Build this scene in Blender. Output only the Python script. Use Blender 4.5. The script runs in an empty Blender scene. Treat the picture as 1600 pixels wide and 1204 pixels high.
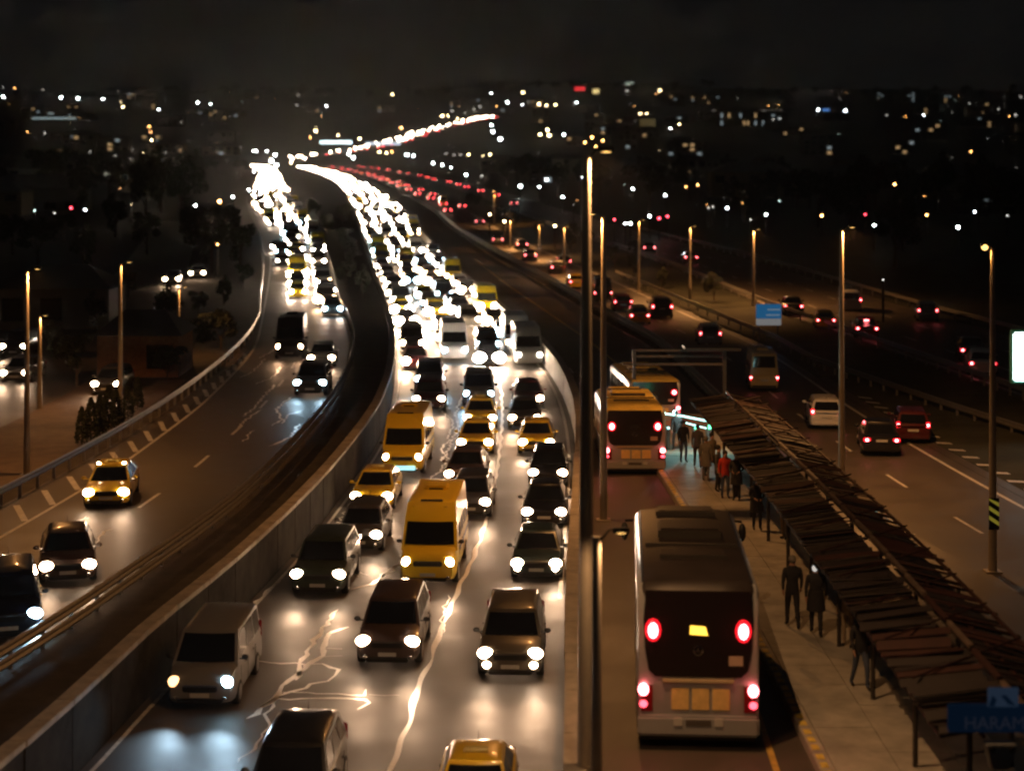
import bpy, math, random
from mathutils import Vector, Matrix, noise as mnoise
R_ = random.Random(7)
sc = bpy.context.scene
col = sc.collection

# ------------------------------------------------------------------ camera, world, exposure
HC, FPX, PX0, PY0 = 15.0, 2800.0, 800.0, 235.0
cd = bpy.data.cameras.new('camera'); cam = bpy.data.objects.new('camera', cd); col.objects.link(cam)
cam.location = (0, 0, HC); cam.rotation_euler = (math.pi/2, 0, 0)
cd.sensor_width = 36; cd.lens = 36*FPX/1600; cd.shift_y = -(602-PY0)/1600
cd.clip_start = .5; cd.clip_end = 9000
cd.dof.use_dof = True; cd.dof.focus_distance = 64; cd.dof.aperture_fstop = .52
sc.camera = cam
w = bpy.data.worlds.new('World'); sc.world = w; w.use_nodes = True
nt = w.node_tree; nt.nodes.clear()
wo = nt.nodes.new('ShaderNodeOutputWorld'); bg = nt.nodes.new('ShaderNodeBackground')
tc = nt.nodes.new('ShaderNodeTexCoord'); sx = nt.nodes.new('ShaderNodeSeparateXYZ')
cr = nt.nodes.new('ShaderNodeValToRGB')
cr.color_ramp.elements[0].position = 0.0; cr.color_ramp.elements[0].color = (.0062, .0061, .0059, 1)
cr.color_ramp.elements[1].position = .10; cr.color_ramp.elements[1].color = (.0042, .0042, .0045, 1)
nt.links.new(tc.outputs['Generated'], sx.inputs[0]); nt.links.new(sx.outputs['Z'], cr.inputs[0])
nt.links.new(cr.outputs[0], bg.inputs[0]); nt.links.new(bg.outputs[0], wo.inputs[0])
bg.inputs[1].default_value = 1.0
vs = sc.view_settings; vs.view_transform = 'Standard'; vs.look = 'None'; vs.exposure = 0; vs.gamma = 1
vs.use_curve_mapping = False
cy = sc.cycles
cy.use_denoising = True; cy.max_bounces = 4; cy.diffuse_bounces = 2; cy.glossy_bounces = 3; cy.transmission_bounces = 3
cy.sample_clamp_indirect = 6; cy.caustics_reflective = False; cy.caustics_refractive = False
cy.use_light_tree = True; cy.filter_width = 2.2
HEAD_W, SODIUM_W = 230.0, 1080.0

# ------------------------------------------------------------------ helpers
def tag(o, label=None, cat=None, group=None, kind=None):
    if label: o['label'] = label
    if cat: o['category'] = cat
    if group: o['group'] = group
    if kind: o['kind'] = kind
    return o
def interp(tab, y):
    if y <= tab[0][0]:
        a, b = tab[0], tab[1]
        return a[1] + (b[1]-a[1])*(y-a[0])/(b[0]-a[0])
    for i in range(len(tab)-1):
        if y <= tab[i+1][0]:
            x0, y0 = tab[i]; x1, y1 = tab[i+1]
            m = lambda k: ((tab[k+1][1]-tab[k-1][1])/(tab[k+1][0]-tab[k-1][0])) if 0 < k < len(tab)-1 else (y1-y0)/(x1-x0)
            t = (y-x0)/(x1-x0); h = x1-x0
            return (2*t**3-3*t*t+1)*y0+(t**3-2*t*t+t)*h*m(i)+(-2*t**3+3*t*t)*y1+(t**3-t*t)*h*m(i+1)
    a, b = tab[-2], tab[-1]
    return b[1] + (b[1]-a[1])*(y-b[0])/(b[0]-a[0])
def at(px, py, zf):
    z = zf(60.0) if callable(zf) else zf
    for _ in range(12):
        s = (py-PY0)/(HC-z); Y = FPX/s
        if callable(zf): z = .5*z+.5*zf(Y)
    s = (py-PY0)/(HC-z)
    return Vector(((px-PX0)/s, FPX/s, z))
_M = {}
def mat(name, c, rough=.6, metal=0, emit=None, es=0, var=0, vscale=3, bump=0, coat=0, sample=True, rvar=0, spec=.5, bscale=None):
    if name in _M: return _M[name]
    m = bpy.data.materials.new(name); m.use_nodes = True; n = m.node_tree; b = n.nodes['Principled BSDF']
    b.inputs['Base Color'].default_value = (*c, 1); b.inputs['Roughness'].default_value = rough
    b.inputs['Metallic'].default_value = metal; b.inputs['Coat Weight'].default_value = coat
    b.inputs['Specular IOR Level'].default_value = spec; b.inputs['Coat Roughness'].default_value = .08
    if emit: b.inputs['Emission Color'].default_value = (*emit, 1); b.inputs['Emission Strength'].default_value = es
    if var or rvar or bump:
        t = n.nodes.new('ShaderNodeTexCoord'); nz = n.nodes.new('ShaderNodeTexNoise')
        nz.inputs['Scale'].default_value = vscale; nz.inputs['Detail'].default_value = 6; nz.inputs['Roughness'].default_value = .65
        n.links.new(t.outputs['Object'], nz.inputs['Vector'])
        if var:
            mp = n.nodes.new('ShaderNodeMapRange'); mp.inputs[1].default_value = .3; mp.inputs[2].default_value = .7
            mp.inputs[3].default_value = 1-var; mp.inputs[4].default_value = 1+var
            mx = n.nodes.new('ShaderNodeVectorMath'); mx.operation = 'SCALE'; mx.inputs[0].default_value = c
            n.links.new(nz.outputs['Fac'], mp.inputs[0]); n.links.new(mp.outputs[0], mx.inputs['Scale'])
            n.links.new(mx.outputs[0], b.inputs['Base Color'])
        if rvar:
            mp = n.nodes.new('ShaderNodeMapRange'); mp.inputs[1].default_value = .3; mp.inputs[2].default_value = .7
            mp.inputs[3].default_value = rough-rvar; mp.inputs[4].default_value = rough+rvar
            n.links.new(nz.outputs['Fac'], mp.inputs[0]); n.links.new(mp.outputs[0], b.inputs['Roughness'])
        if bump:
            n2 = n.nodes.new('ShaderNodeTexNoise'); n2.inputs['Scale'].default_value = bscale or vscale*12; n2.inputs['Detail'].default_value = 3
            n.links.new(t.outputs['Object'], n2.inputs['Vector'])
            bp = n.nodes.new('ShaderNodeBump'); bp.inputs['Strength'].default_value = bump; bp.inputs['Distance'].default_value = .02
            n.links.new(n2.outputs['Fac'], bp.inputs['Height']); n.links.new(bp.outputs[0], b.inputs['Normal'])
    if not sample: m.cycles.emission_sampling = 'NONE'
    _M[name] = m
    return m
class MB:
    def __init__(s): s.v = []; s.f = []
    def add(s, vs, fs):
        o = len(s.v); s.v += [tuple(p) for p in vs]; s.f += [tuple(i+o for i in f) for f in fs]; return s
    def box(s, x0, x1, y0, y1, z0, z1, M=None):
        p = [Vector(q) for q in ((x0,y0,z0),(x1,y0,z0),(x1,y1,z0),(x0,y1,z0),(x0,y0,z1),(x1,y0,z1),(x1,y1,z1),(x0,y1,z1))]
        if M: p = [M @ q for q in p]
        return s.add(p, [(0,3,2,1),(4,5,6,7),(0,1,5,4),(1,2,6,5),(2,3,7,6),(3,0,4,7)])
    def tube(s, pts, rad, n=8, cap=True):
        pts = [Vector(p) for p in pts]; rs = rad if isinstance(rad, (list, tuple)) else [rad]*len(pts); vs = []
        for i, p in enumerate(pts):
            d = (pts[min(i+1, len(pts)-1)]-pts[max(i-1, 0)]).normalized()
            a = d.cross(Vector((0, 0, 1)) if abs(d.z) < .9 else Vector((1, 0, 0))).normalized(); b = d.cross(a)
            vs += [p+(a*math.cos(2*math.pi*k/n)+b*math.sin(2*math.pi*k/n))*rs[i] for k in range(n)]
        fs = [(i*n+k, i*n+(k+1) % n, (i+1)*n+(k+1) % n, (i+1)*n+k) for i in range(len(pts)-1) for k in range(n)]
        if cap: fs += [tuple(range(n-1, -1, -1)), tuple((len(pts)-1)*n+k for k in range(n))]
        return s.add(vs, fs)
    def loft(s, secs, cap=True, closed=True):
        n = len(secs[0]); vs = [p for q in secs for p in q]; kk = n if closed else n-1
        fs = [(i*n+k, i*n+(k+1) % n, (i+1)*n+(k+1) % n, (i+1)*n+k) for i in range(len(secs)-1) for k in range(kk)]
        if cap: fs += [tuple(range(n-1, -1, -1)), tuple((len(secs)-1)*n+k for k in range(n))]
        return s.add(vs, fs)
    def ell(s, c, r, nu=10, nv=6):
        vs = [(c[0], c[1], c[2]-r[2])]
        for j in range(1, nv):
            a = -math.pi/2+math.pi*j/nv
            vs += [(c[0]+r[0]*math.cos(a)*math.cos(2*math.pi*i/nu), c[1]+r[1]*math.cos(a)*math.sin(2*math.pi*i/nu), c[2]+r[2]*math.sin(a)) for i in range(nu)]
        vs.append((c[0], c[1], c[2]+r[2])); t = len(vs)-1
        fs = [(0, 1+(i+1) % nu, 1+i) for i in range(nu)]
        fs += [(1+j*nu+i, 1+j*nu+(i+1) % nu, 1+(j+1)*nu+(i+1) % nu, 1+(j+1)*nu+i) for j in range(nv-2) for i in range(nu)]
        fs += [(t, 1+(nv-2)*nu+i, 1+(nv-2)*nu+(i+1) % nu) for i in range(nu)]
        return s.add(vs, fs)
    def mesh(s, name, smooth=True, ang=38, bevel=0):
        m = bpy.data.meshes.new(name); m.from_pydata(s.v, [], s.f)
        if bevel or smooth:
            import bmesh
            bm = bmesh.new(); bm.from_mesh(m); bmesh.ops.recalc_face_normals(bm, faces=bm.faces)
            if bevel:
                bmesh.ops.bevel(bm, geom=[e for e in bm.edges if e.is_manifold and e.calc_face_angle(0) > .6], offset=bevel, segments=2, affect='EDGES', clamp_overlap=True)
            bm.to_mesh(m); bm.free()
        if smooth: m.shade_smooth(); m.set_sharp_from_angle(angle=math.radians(ang))
        m.update(); return m
def bx(x0, x1, y0, y1, z0, z1, bevel=0, name='box'):
    return MB().box(x0, x1, y0, y1, z0, z1).mesh(name, bool(bevel), bevel=bevel)
def ob(name, mesh, m=None, parent=None, loc=(0, 0, 0), rot=(0, 0, 0)):
    if isinstance(mesh, MB): mesh = mesh.mesh(name)
    o = bpy.data.objects.new(name, mesh); col.objects.link(o); o.location = loc; o.rotation_euler = rot
    if parent: o.parent = parent
    if m:
        if not mesh.materials: mesh.materials.append(m)
        elif mesh.materials[0] != m: o.material_slots[0].link = 'OBJECT'; o.material_slots[0].material = m
    return o
def empty(name, loc=(0, 0, 0), rz=0):
    o = bpy.data.objects.new(name, None); col.objects.link(o); o.location = loc; o.rotation_euler = (0, 0, rz)
    o.empty_display_size = .2; return o
def light(name, kind, energy, color, parent, loc, rot=(0, 0, 0), size=.08, cone=120, blend=.8):
    k = (name, kind, energy, color, size, cone)
    if k not in _L:
        d = bpy.data.lights.new(name, kind); d.energy = energy; d.color = color; d.shadow_soft_size = size
        if kind == 'SPOT': d.spot_size = math.radians(cone); d.spot_blend = blend
        _L[k] = d
    o = bpy.data.objects.new(name, _L[k]); col.objects.link(o); o.parent = parent; o.location = loc; o.rotation_euler = rot
    return o
_L = {}


def haze():
    m = bpy.data.materials.new('haze'); m.use_nodes = True; n = m.node_tree; n.nodes.clear()
    o_ = n.nodes.new('ShaderNodeOutputMaterial'); v = n.nodes.new('ShaderNodeVolumePrincipled')
    v.inputs['Density'].default_value = .00019; v.inputs['Anisotropy'].default_value = .55
    n.links.new(v.outputs[0], o_.inputs['Volume'])
    h = ob('haze', MB().box(-2700, 2700, -20, 6900, -26, 230).mesh('haze', False), m); h['kind'] = 'stuff'
haze()

# ------------------------------------------------------------------ corridors (X of each edge as a function of distance Y)
cR = [(28,.8),(43,1.3),(50.6,1.54),(70,2.4),(90,3.2),(109,3.1),(129,1.9),(155,-.7),(205,-6),(280,-13),(420,-26),(646,-49),(1050,-100),(1560,-176)]
cML = [(28,-12.2),(43,-10.5),(50,-9.9),(58,-8.9),(69,-7.9),(82,-7.2),(95,-6.9),(112,-7.4),(137,-9.0),(160,-11),(205,-15.6),(280,-23),(420,-36.5),(646,-60),(1050,-111),(1560,-187)]
cLR = [(28,-17.2),(46,-14.2),(54,-12.9),(72,-10.9),(101,-10.2),(125,-11.4),(146,-13.7),(160,-15.7),(212,-21.8),(290,-31.5),(520,-64),(1120,-146),(1560,-214)]
cLL = [(28,-27),(50,-22.5),(69,-20.2),(86,-18.9),(103,-18.5),(125,-19),(145,-20.6),(160,-22.6),(212,-29.5),(290,-41),(520,-77),(1120,-160),(1560,-230)]
cRL = [(28,18.0),(52,15.3),(72,13.2),(94.5,11.8),(128,10.8),(145,9),(170,6.4),(206,2.6),(255,-3),(330,-10.5),(435,-19),(646,-41),(780,-57),(1050,-90),(1560,-165)]
cRR = [(y, x+7.6) for y, x in cRL]
cOL = [(28,42),(60,33),(112,27),(133,24.8),(152,22.8),(224,17.8),(300,9.5),(460,-4),(560,-12),(780,-35),(1050,-68),(1560,-143)]
cOR = [(y, x+12) for y, x in cOL]
def zM(Y): return 0.0
def zL(Y): return 1.05
def zB(Y): return interp([(30,2.25),(45,2.2),(60,1.9),(85,1.2),(120,.8),(200,.5),(1600,.4)], Y)
def zRn(Y): return .9
def zO(Y): return 1.3
def sstep(t): t = max(0, min(1, t)); return t*t*(3-2*t)
def zH(X, Y):
    t = (Y-1560)/3000
    if t <= 0: b = 0
    else: b = 190*(t**1.15)*(1-.18*t)
    b *= 1+.06*math.sin(X*.0021+1)+.03*math.sin(X*.006)
    b += sstep((Y-1600)/800)*9*mnoise.noise(Vector((X*.003, Y*.003, 0)))
    return b
Ys = []
y = 27.0
while y < 1560: Ys.append(y); y *= 1.022 if y < 200 else 1.035
Ys.append(1560.0)

asph = mat('asphalt_worn', (.072, .061, .051), .54, var=.25, vscale=.55, bump=.25, rvar=.09, bscale=60, spec=.5)
asph2 = mat('asphalt_brown', (.085, .070, .055), .55, var=.25, vscale=.5, bump=.2, rvar=.08, bscale=60)
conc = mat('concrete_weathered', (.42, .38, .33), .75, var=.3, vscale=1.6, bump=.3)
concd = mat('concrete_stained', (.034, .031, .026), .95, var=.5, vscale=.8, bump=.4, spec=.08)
soil = mat('dry_soil', (.055, .045, .034), .95, var=.4, vscale=.9, bump=.6)
grassm = mat('dark_grass_soil', (.035, .036, .022), .95, var=.5, vscale=.35, bump=.6)
paint = mat('road_paint', (.62, .60, .55), .5, var=.3, vscale=4)
paintb = mat('road_paint_bright', (.85, .82, .76), .35, var=.12, vscale=6)  # lane line paint, also the colour of the painted light streaks
steel = mat('galvanised_steel', (.34, .33, .31), .42, metal=.7, var=.15, vscale=5)
steeld = mat('dark_steel', (.06, .055, .05), .5, metal=.5)
blackp = mat('black_plastic', (.012, .012, .013), .45)
glassm = mat('tinted_glass', (.008, .009, .011), .06, coat=.5, spec=.8)
rubber = mat('tyre_rubber', (.014, .014, .014), .8)
alloy = mat('alloy_rim', (.30, .30, .31), .3, metal=.9)
chrome = mat('chrome', (.55, .55, .56), .15, metal=1)
platem = mat('number_plate_white', (.55, .55, .52), .4)
whitep = mat('white_coach_paint', (.34, .35, .36), .3, coat=.4, var=.06, vscale=2)
redl = mat('tail_lens', (.25, .004, .004), .2, emit=(1, .01, .02), es=1.6)
redd = mat('tail_lens_dim', (.06, .002, .002), .2, emit=(1, .01, .015), es=.04)
bulb = mat('tail_bulb', (.5, .05, .05), .3, emit=(1, .16, .17), es=16, sample=False)
hw = mat('headlamp_warm', (.8, .8, .8), .2, emit=(1, .60, .34), es=50, sample=False)
hn = mat('headlamp_neutral', (.8, .8, .8), .2, emit=(1, .70, .46), es=55, sample=False)
hb = mat('headlamp_cool', (.8, .8, .8), .2, emit=(.50, .82, 1), es=50, sample=False)
ho = mat('headlamp_orange', (.8, .5, .3), .2, emit=(1, .50, .20), es=4, sample=False)
hfar = mat('headlamp_far_warm', (.8, .8, .8), .2, emit=(1, .68, .42), es=170, sample=False)
hfarn = mat('headlamp_far_white', (.8, .8, .8), .2, emit=(1, .80, .62), es=180, sample=False)
hfo = mat('headlamp_far_amber', (.8, .8, .8), .2, emit=(1, .62, .32), es=40, sample=False)
hdim = mat('headlamp_far_dim', (.8, .8, .8), .2, emit=(1, .85, .66), es=22, sample=False)
tfar = mat('tail_far', (.3, .01, .01), .3, emit=(1, .06, .07), es=14, sample=False)

def strip(name, ca, cb, za, zb_, m, Yl=None, parent=None, nx=2, kind='structure'):
    Yl = Yl or Ys; b = MB(); vs = []
    for Y in Yl:
        xa, xb = ca(Y), cb(Y); a, c = za(Y), zb_(Y)
        for i in range(nx): t = i/(nx-1); vs.append((xa+(xb-xa)*t, Y, a+(c-a)*t))
    b.add(vs, [(j*nx+i, j*nx+i+1, (j+1)*nx+i+1, (j+1)*nx+i) for j in range(len(Yl)-1) for i in range(nx-1)])
    o = ob(name, b.mesh(name, False), m, parent)
    if not parent: o['kind'] = kind
    return o
T = lambda tab, d=0: (lambda Y: interp(tab, Y)+d)
C0 = lambda z: (lambda Y: z)
main_road = strip('main_road', T(cML), T(cR), C0(0), C0(0), asph)
left_road = strip('left_road', T(cLL), T(cLR), zL, zL, asph2)
median = strip('median_verge', T(cLR), T(cML, -.45), zL, C0(.95), soil)
bus_lane = strip('bus_lane', T(cR, .4), T(cRL, -.5), zB, zB, asph2)
strip('slope_verge', T(cRL, -.5), T(cRL), zB, zRn, concd)
right_road = strip('right_road', T(cRL), T(cRR), zRn, zRn, asph2)
strip('right_verge', T(cRR), T(cOL), zRn, zO, grassm, nx=4)
outer_road = strip('outer_road', T(cOL), T(cOR), zO, zO, asph2)
def xleft(Y): return -(Y*.36+60)
def xright(Y): return Y*.36+60
strip('left_ground', xleft, T(cLL), C0(.7), zL, soil, nx=8)
strip('right_ground', T(cOR), xright, zO, C0(1.4), grassm, nx=8)
# far hills as one sheet
b = MB(); NX, NY = 90, 60; vs = []
for j in range(NY+1):
    Y = 1560+(j/NY)**1.3*4600
    for i in range(NX+1):
        X = (i/NX*2-1)*(Y*.36+60); vs.append((X, Y, (.9 if j == 0 else zH(X, Y)+.9*(1-sstep((Y-1560)/100)))))
b.add(vs, [(j*(NX+1)+i, j*(NX+1)+i+1, (j+1)*(NX+1)+i+1, (j+1)*(NX+1)+i) for j in range(NY) for i in range(NX)])
tag(ob('hills', b.mesh('hills'), grassm), kind='structure')

# ------------------------------------------------------------------ road markings (sheets 4 mm above the road)
def line_mesh(ctr, z, w, Y0, Y1, step=2.0, wob=None):
    b = MB(); vs = []; n = max(2, int((Y1-Y0)/step)+1)
    for i in range(n+1):
        Y = Y0+(Y1-Y0)*i/n; x = ctr(Y); hwid = w/2
        if wob: dx, dw = wob(Y); x += dx; hwid = max(.01, hwid*dw)
        vs += [(x-hwid, Y, z(Y)+.004), (x+hwid, Y, z(Y)+.004)]
    b.add(vs, [(2*i, 2*i+1, 2*i+3, 2*i+2) for i in range(n)])
    return b.mesh('marking', False)
def dashes(road, ctr, z, w, Y0, Y1, dl, gap, m=paint):
    Y = Y0
    while Y < Y1:
        ob('lane_dash', line_mesh(ctr, z, w, Y, Y+dl, 1.5), m, road); Y += dl+gap
lane = lambda ca, cb, t: (lambda Y: interp(ca, Y)*(1-t)+interp(cb, Y)*t)
lane_x = [(28,-3.6),(43,-2.94),(55.7,-2.25),(70.5,-1.15),(85,-.7),(101,-.55),(118,-.9),(140,-2.2),(165,-4.6),(200,-8.6)]
def wobl(Y): return (.10*mnoise.noise(Vector((0, Y*.33, 0)))+.03*math.sin(Y*2.3), 1+.9*mnoise.noise(Vector((3, Y*.5, 1))))
ob('lane_line', line_mesh(T(lane_x), C0(0), .15, 29, 190, .4, wobl), paintb, main_road)
ob('edge_line', line_mesh(T(cR, -.35), C0(0), .15, 60, 260, 2), paint, main_road)
ob('edge_line', line_mesh(T(cML, .3), C0(0), .12, 40, 200, 2), paint, main_road)
# headlight reflections painted onto the road as irregular bright strips
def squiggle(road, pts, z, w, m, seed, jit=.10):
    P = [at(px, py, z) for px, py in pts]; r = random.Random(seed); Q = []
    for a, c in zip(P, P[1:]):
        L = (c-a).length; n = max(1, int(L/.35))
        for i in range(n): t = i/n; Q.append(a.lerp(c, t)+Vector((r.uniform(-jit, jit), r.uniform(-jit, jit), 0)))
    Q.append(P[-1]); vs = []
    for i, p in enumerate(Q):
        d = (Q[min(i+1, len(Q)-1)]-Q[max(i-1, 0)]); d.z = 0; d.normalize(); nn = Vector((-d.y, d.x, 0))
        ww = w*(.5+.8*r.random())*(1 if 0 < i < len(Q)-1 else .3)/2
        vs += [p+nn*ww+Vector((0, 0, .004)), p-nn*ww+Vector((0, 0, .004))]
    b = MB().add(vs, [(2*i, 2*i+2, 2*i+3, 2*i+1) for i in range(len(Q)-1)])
    return ob('light_streak', b.mesh('light_streak', False), m, road)
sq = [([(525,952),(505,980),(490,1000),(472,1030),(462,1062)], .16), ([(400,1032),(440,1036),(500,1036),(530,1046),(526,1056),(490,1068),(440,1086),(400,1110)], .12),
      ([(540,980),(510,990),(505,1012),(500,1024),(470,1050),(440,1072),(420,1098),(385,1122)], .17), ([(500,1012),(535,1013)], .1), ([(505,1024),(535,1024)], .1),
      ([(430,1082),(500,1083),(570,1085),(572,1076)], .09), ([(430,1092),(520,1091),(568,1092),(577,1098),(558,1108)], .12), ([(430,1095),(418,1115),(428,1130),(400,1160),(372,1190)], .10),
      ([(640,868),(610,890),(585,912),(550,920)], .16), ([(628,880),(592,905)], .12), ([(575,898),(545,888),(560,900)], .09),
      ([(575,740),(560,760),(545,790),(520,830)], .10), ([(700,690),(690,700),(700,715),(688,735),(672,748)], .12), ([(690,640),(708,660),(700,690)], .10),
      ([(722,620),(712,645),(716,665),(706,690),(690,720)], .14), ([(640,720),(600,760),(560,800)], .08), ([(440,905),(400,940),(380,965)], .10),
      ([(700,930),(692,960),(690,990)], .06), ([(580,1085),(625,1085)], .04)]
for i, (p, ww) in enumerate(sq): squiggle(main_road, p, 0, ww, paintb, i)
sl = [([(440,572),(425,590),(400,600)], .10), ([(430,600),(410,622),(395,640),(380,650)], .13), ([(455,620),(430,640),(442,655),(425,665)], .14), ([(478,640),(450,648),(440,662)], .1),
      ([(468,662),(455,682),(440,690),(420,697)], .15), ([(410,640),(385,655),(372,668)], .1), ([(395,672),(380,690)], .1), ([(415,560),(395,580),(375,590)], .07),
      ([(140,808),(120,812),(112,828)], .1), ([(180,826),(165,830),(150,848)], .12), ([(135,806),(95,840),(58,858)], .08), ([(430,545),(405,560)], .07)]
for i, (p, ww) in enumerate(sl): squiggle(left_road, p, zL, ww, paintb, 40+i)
# left road: dashes, edge line, hatching
dl = lambda Y: interp([(40,-18.6),(57,-15.9),(75,-14.2),(86,-13.8),(101,-13.7),(125,-14.7),(146,-17),(212,-25.2),(290,-35.8),(520,-70)], Y)
dashes(left_road, dl, zL, .15, 34, 330, 3, 6)
el = lambda Y: dl(Y)-3.4 if Y > 60 else dl(Y)-3.3
ob('edge_line', line_mesh(el, zL, .16, 30, 240), paint, left_road)
Y = 52.0
while Y < 140:
    a = Vector((el(Y)-.15, Y, 0)); c = Vector((interp(cLL, Y+3.0)+.55, Y+3.0, 0))
    if c.x < a.x-.4:
        d = (c-a).normalized(); n_ = Vector((-d.y, d.x, 0))*.13
        z = zL(Y)+.004
        ob('hatch_bar', MB().add([(a.x+n_.x, a.y+n_.y, z), (a.x-n_.x, a.y-n_.y, z), (c.x-n_.x, c.y-n_.y, z), (c.x+n_.x, c.y+n_.y, z)], [(0, 1, 2, 3)]).mesh('hatch_bar', False), paint, left_road)
    Y += 3.1
# right roads
dashes(right_road, lane(cRL, cRR, .47), zRn, .14, 48, 420, 3, 6)
ob('edge_line', line_mesh(T(cRR, -.7), zRn, .18, 40, 400), paint, right_road)
ob('edge_line', line_mesh(T(cRL, .45), zRn, .12, 40, 400), paint, right_road)
Y = 60.0
while Y < 104:
    a = interp(cRR, Y)+.6; wd = max(.3, min(5.5, (112-Y)*.125))
    z = zRn(Y)+.05
    b = MB().add([(a, Y, z), (a+wd, Y-1.3, z+.01), (a+wd, Y-.9, z+.01), (a, Y+.45, z)], [(0, 1, 2, 3)])
    ob('hatch_bar', b.mesh('hatch_bar', False), paint, right_road); Y += 2.0
apron = strip('gore_apron', T(cRR), lambda Y: interp(cRR, Y)+max(.2, (114-Y)*.14), C0(.92), C0(.935), asph2, [y for y in Ys if 40 < y < 113])
for t in (.33, .66): dashes(outer_road, lane(cOL, cOR, t), zO, .14, 84, 420, 3, 6)
ob('edge_line', line_mesh(T(cOL, .4), zO, .15, 80, 400), paint, outer_road)
ob('edge_line', line_mesh(T(cR, 4.35), zB, .14, 30, 240), mat('yellow_road_paint', (.55, .38, .08), .5, var=.3, vscale=5), bus_lane)
dashes(bus_lane, T(cR, 1.0), zB, .1, 90, 260, 3, 5)

# ------------------------------------------------------------------ walls and guard rails
def wall(name, ctr, zb0, zt, th, Y0, Y1, seg, m, capm, label, cap_h=.16, group=None, seed=1):
    r = random.Random(seed)
    P0 = Vector((ctr(Y0), Y0, 0)); root = empty(name, P0); tag(root, label, 'wall', group)
    Y = Y0
    while Y < Y1-.1:
        s_ = seg*(1 if Y < 120 else 2.5 if Y < 300 else 8); Y2 = min(Y+s_-.03, Y1)
        x0, x1 = ctr(Y), ctr(Y2); b = MB(); g = r.uniform(-.012, .012)
        for nm, za, zc, e in (('wall_panel', zb0, lambda q: zt(q)-cap_h, 0), ('coping_stone', lambda q: zt(q)-cap_h, zt, .05)):
            b = MB().add([(x0-th/2-e+g-P0.x, Y-P0.y, za(Y)), (x0+th/2+e+g-P0.x, Y-P0.y, za(Y)), (x1+th/2+e+g-P0.x, Y2-P0.y, za(Y2)), (x1-th/2-e+g-P0.x, Y2-P0.y, za(Y2)),
                         (x0-th/2-e+g-P0.x, Y-P0.y, zc(Y)), (x0+th/2+e+g-P0.x, Y-P0.y, zc(Y)), (x1+th/2+e+g-P0.x, Y2-P0.y, zc(Y2)), (x1-th/2-e+g-P0.x, Y2-P0.y, zc(Y2))],
                         [(0,3,2,1),(4,5,6,7),(0,1,5,4),(1,2,6,5),(2,3,7,6),(3,0,4,7)])
            ob(nm, b.mesh(nm, True, bevel=.015 if Y < 120 else 0), m if nm == 'wall_panel' else capm, root)
        Y += s_
    return root
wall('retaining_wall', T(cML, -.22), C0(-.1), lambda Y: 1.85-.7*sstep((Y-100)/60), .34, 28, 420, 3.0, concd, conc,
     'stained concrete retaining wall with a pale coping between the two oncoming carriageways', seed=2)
wall('parapet_wall', T(cR, .2), C0(-.1), lambda Y: zB(Y)+.75, .36, 28, 420, 3.0, conc, conc,
     'pale concrete parapet wall between the crowded carriageway and the bus lane', .12, seed=3)
# buttress strips on the retaining wall
def rail(name, ctr, zf, Y0, Y1, label, sp=2.0, h=.75, two=False, m=steel, side=1):
    P0 = Vector((ctr(Y0), Y0, zf(Y0))); root = empty(name, P0); tag(root, label, 'guard rail')
    Yl = [y for y in Ys if Y0 < y < Y1]; Yl = [Y0]+Yl+[Y1]
    for hh in ((h, h*.5) if two else (h,)):
        prof = [(-.02, -.15), (.03, -.15), (.06, -.08), (.02, 0), (.06, .08), (.03, .15), (-.02, .15)]
        secs = [[(ctr(Y)+p*side-P0.x, Y-P0.y, zf(Y)+hh-.1+q-P0.z) for p, q in prof] for Y in Yl]
        ob('rail_beam', MB().loft(secs).mesh('rail_beam', ang=25), m, root)
    pm = bx(-.06, .06, -.05, .05, 0, h+.02, name='post')
    Y = Y0+.3; k = 0
    while Y < Y1 and k < 150:
        ob('post', pm, m, root, (ctr(Y)-P0.x-.07*side, Y-P0.y, zf(Y)-P0.z)); Y += sp*(1 if Y < 120 else 2 if Y < 250 else 4); k += 1
    return root
rail('guard_rail', T(cLR, .35), zL, 28, 430, 'long steel guard rail along the inner edge of the left carriageway', two=True)
rail('guard_rail', T(cLL, .1), zL, 32, 300, 'steel guard rail on the outer edge of the left carriageway beside the hatching')
rail('guard_rail', T(cRL, -.25), zRn, 34, 400, 'steel guard rail between the bus lane and the right carriageway', two=True, side=-1)
rail('guard_rail', T(cOL, -.4), zO, 88, 330, 'steel guard rail at the inner edge of the outer right road', side=-1)
rail('guard_rail', lambda Y: interp(cRR, Y)+max(.7, (116-Y)*.15+.7), zRn, 46, 200, 'steel guard rail behind the hatched gore of the right carriageway', side=-1)
rail('guard_rail', T(cOR, .4), zO, 95, 300, 'steel guard rail on the far side of the outer right road', side=-1)

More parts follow.
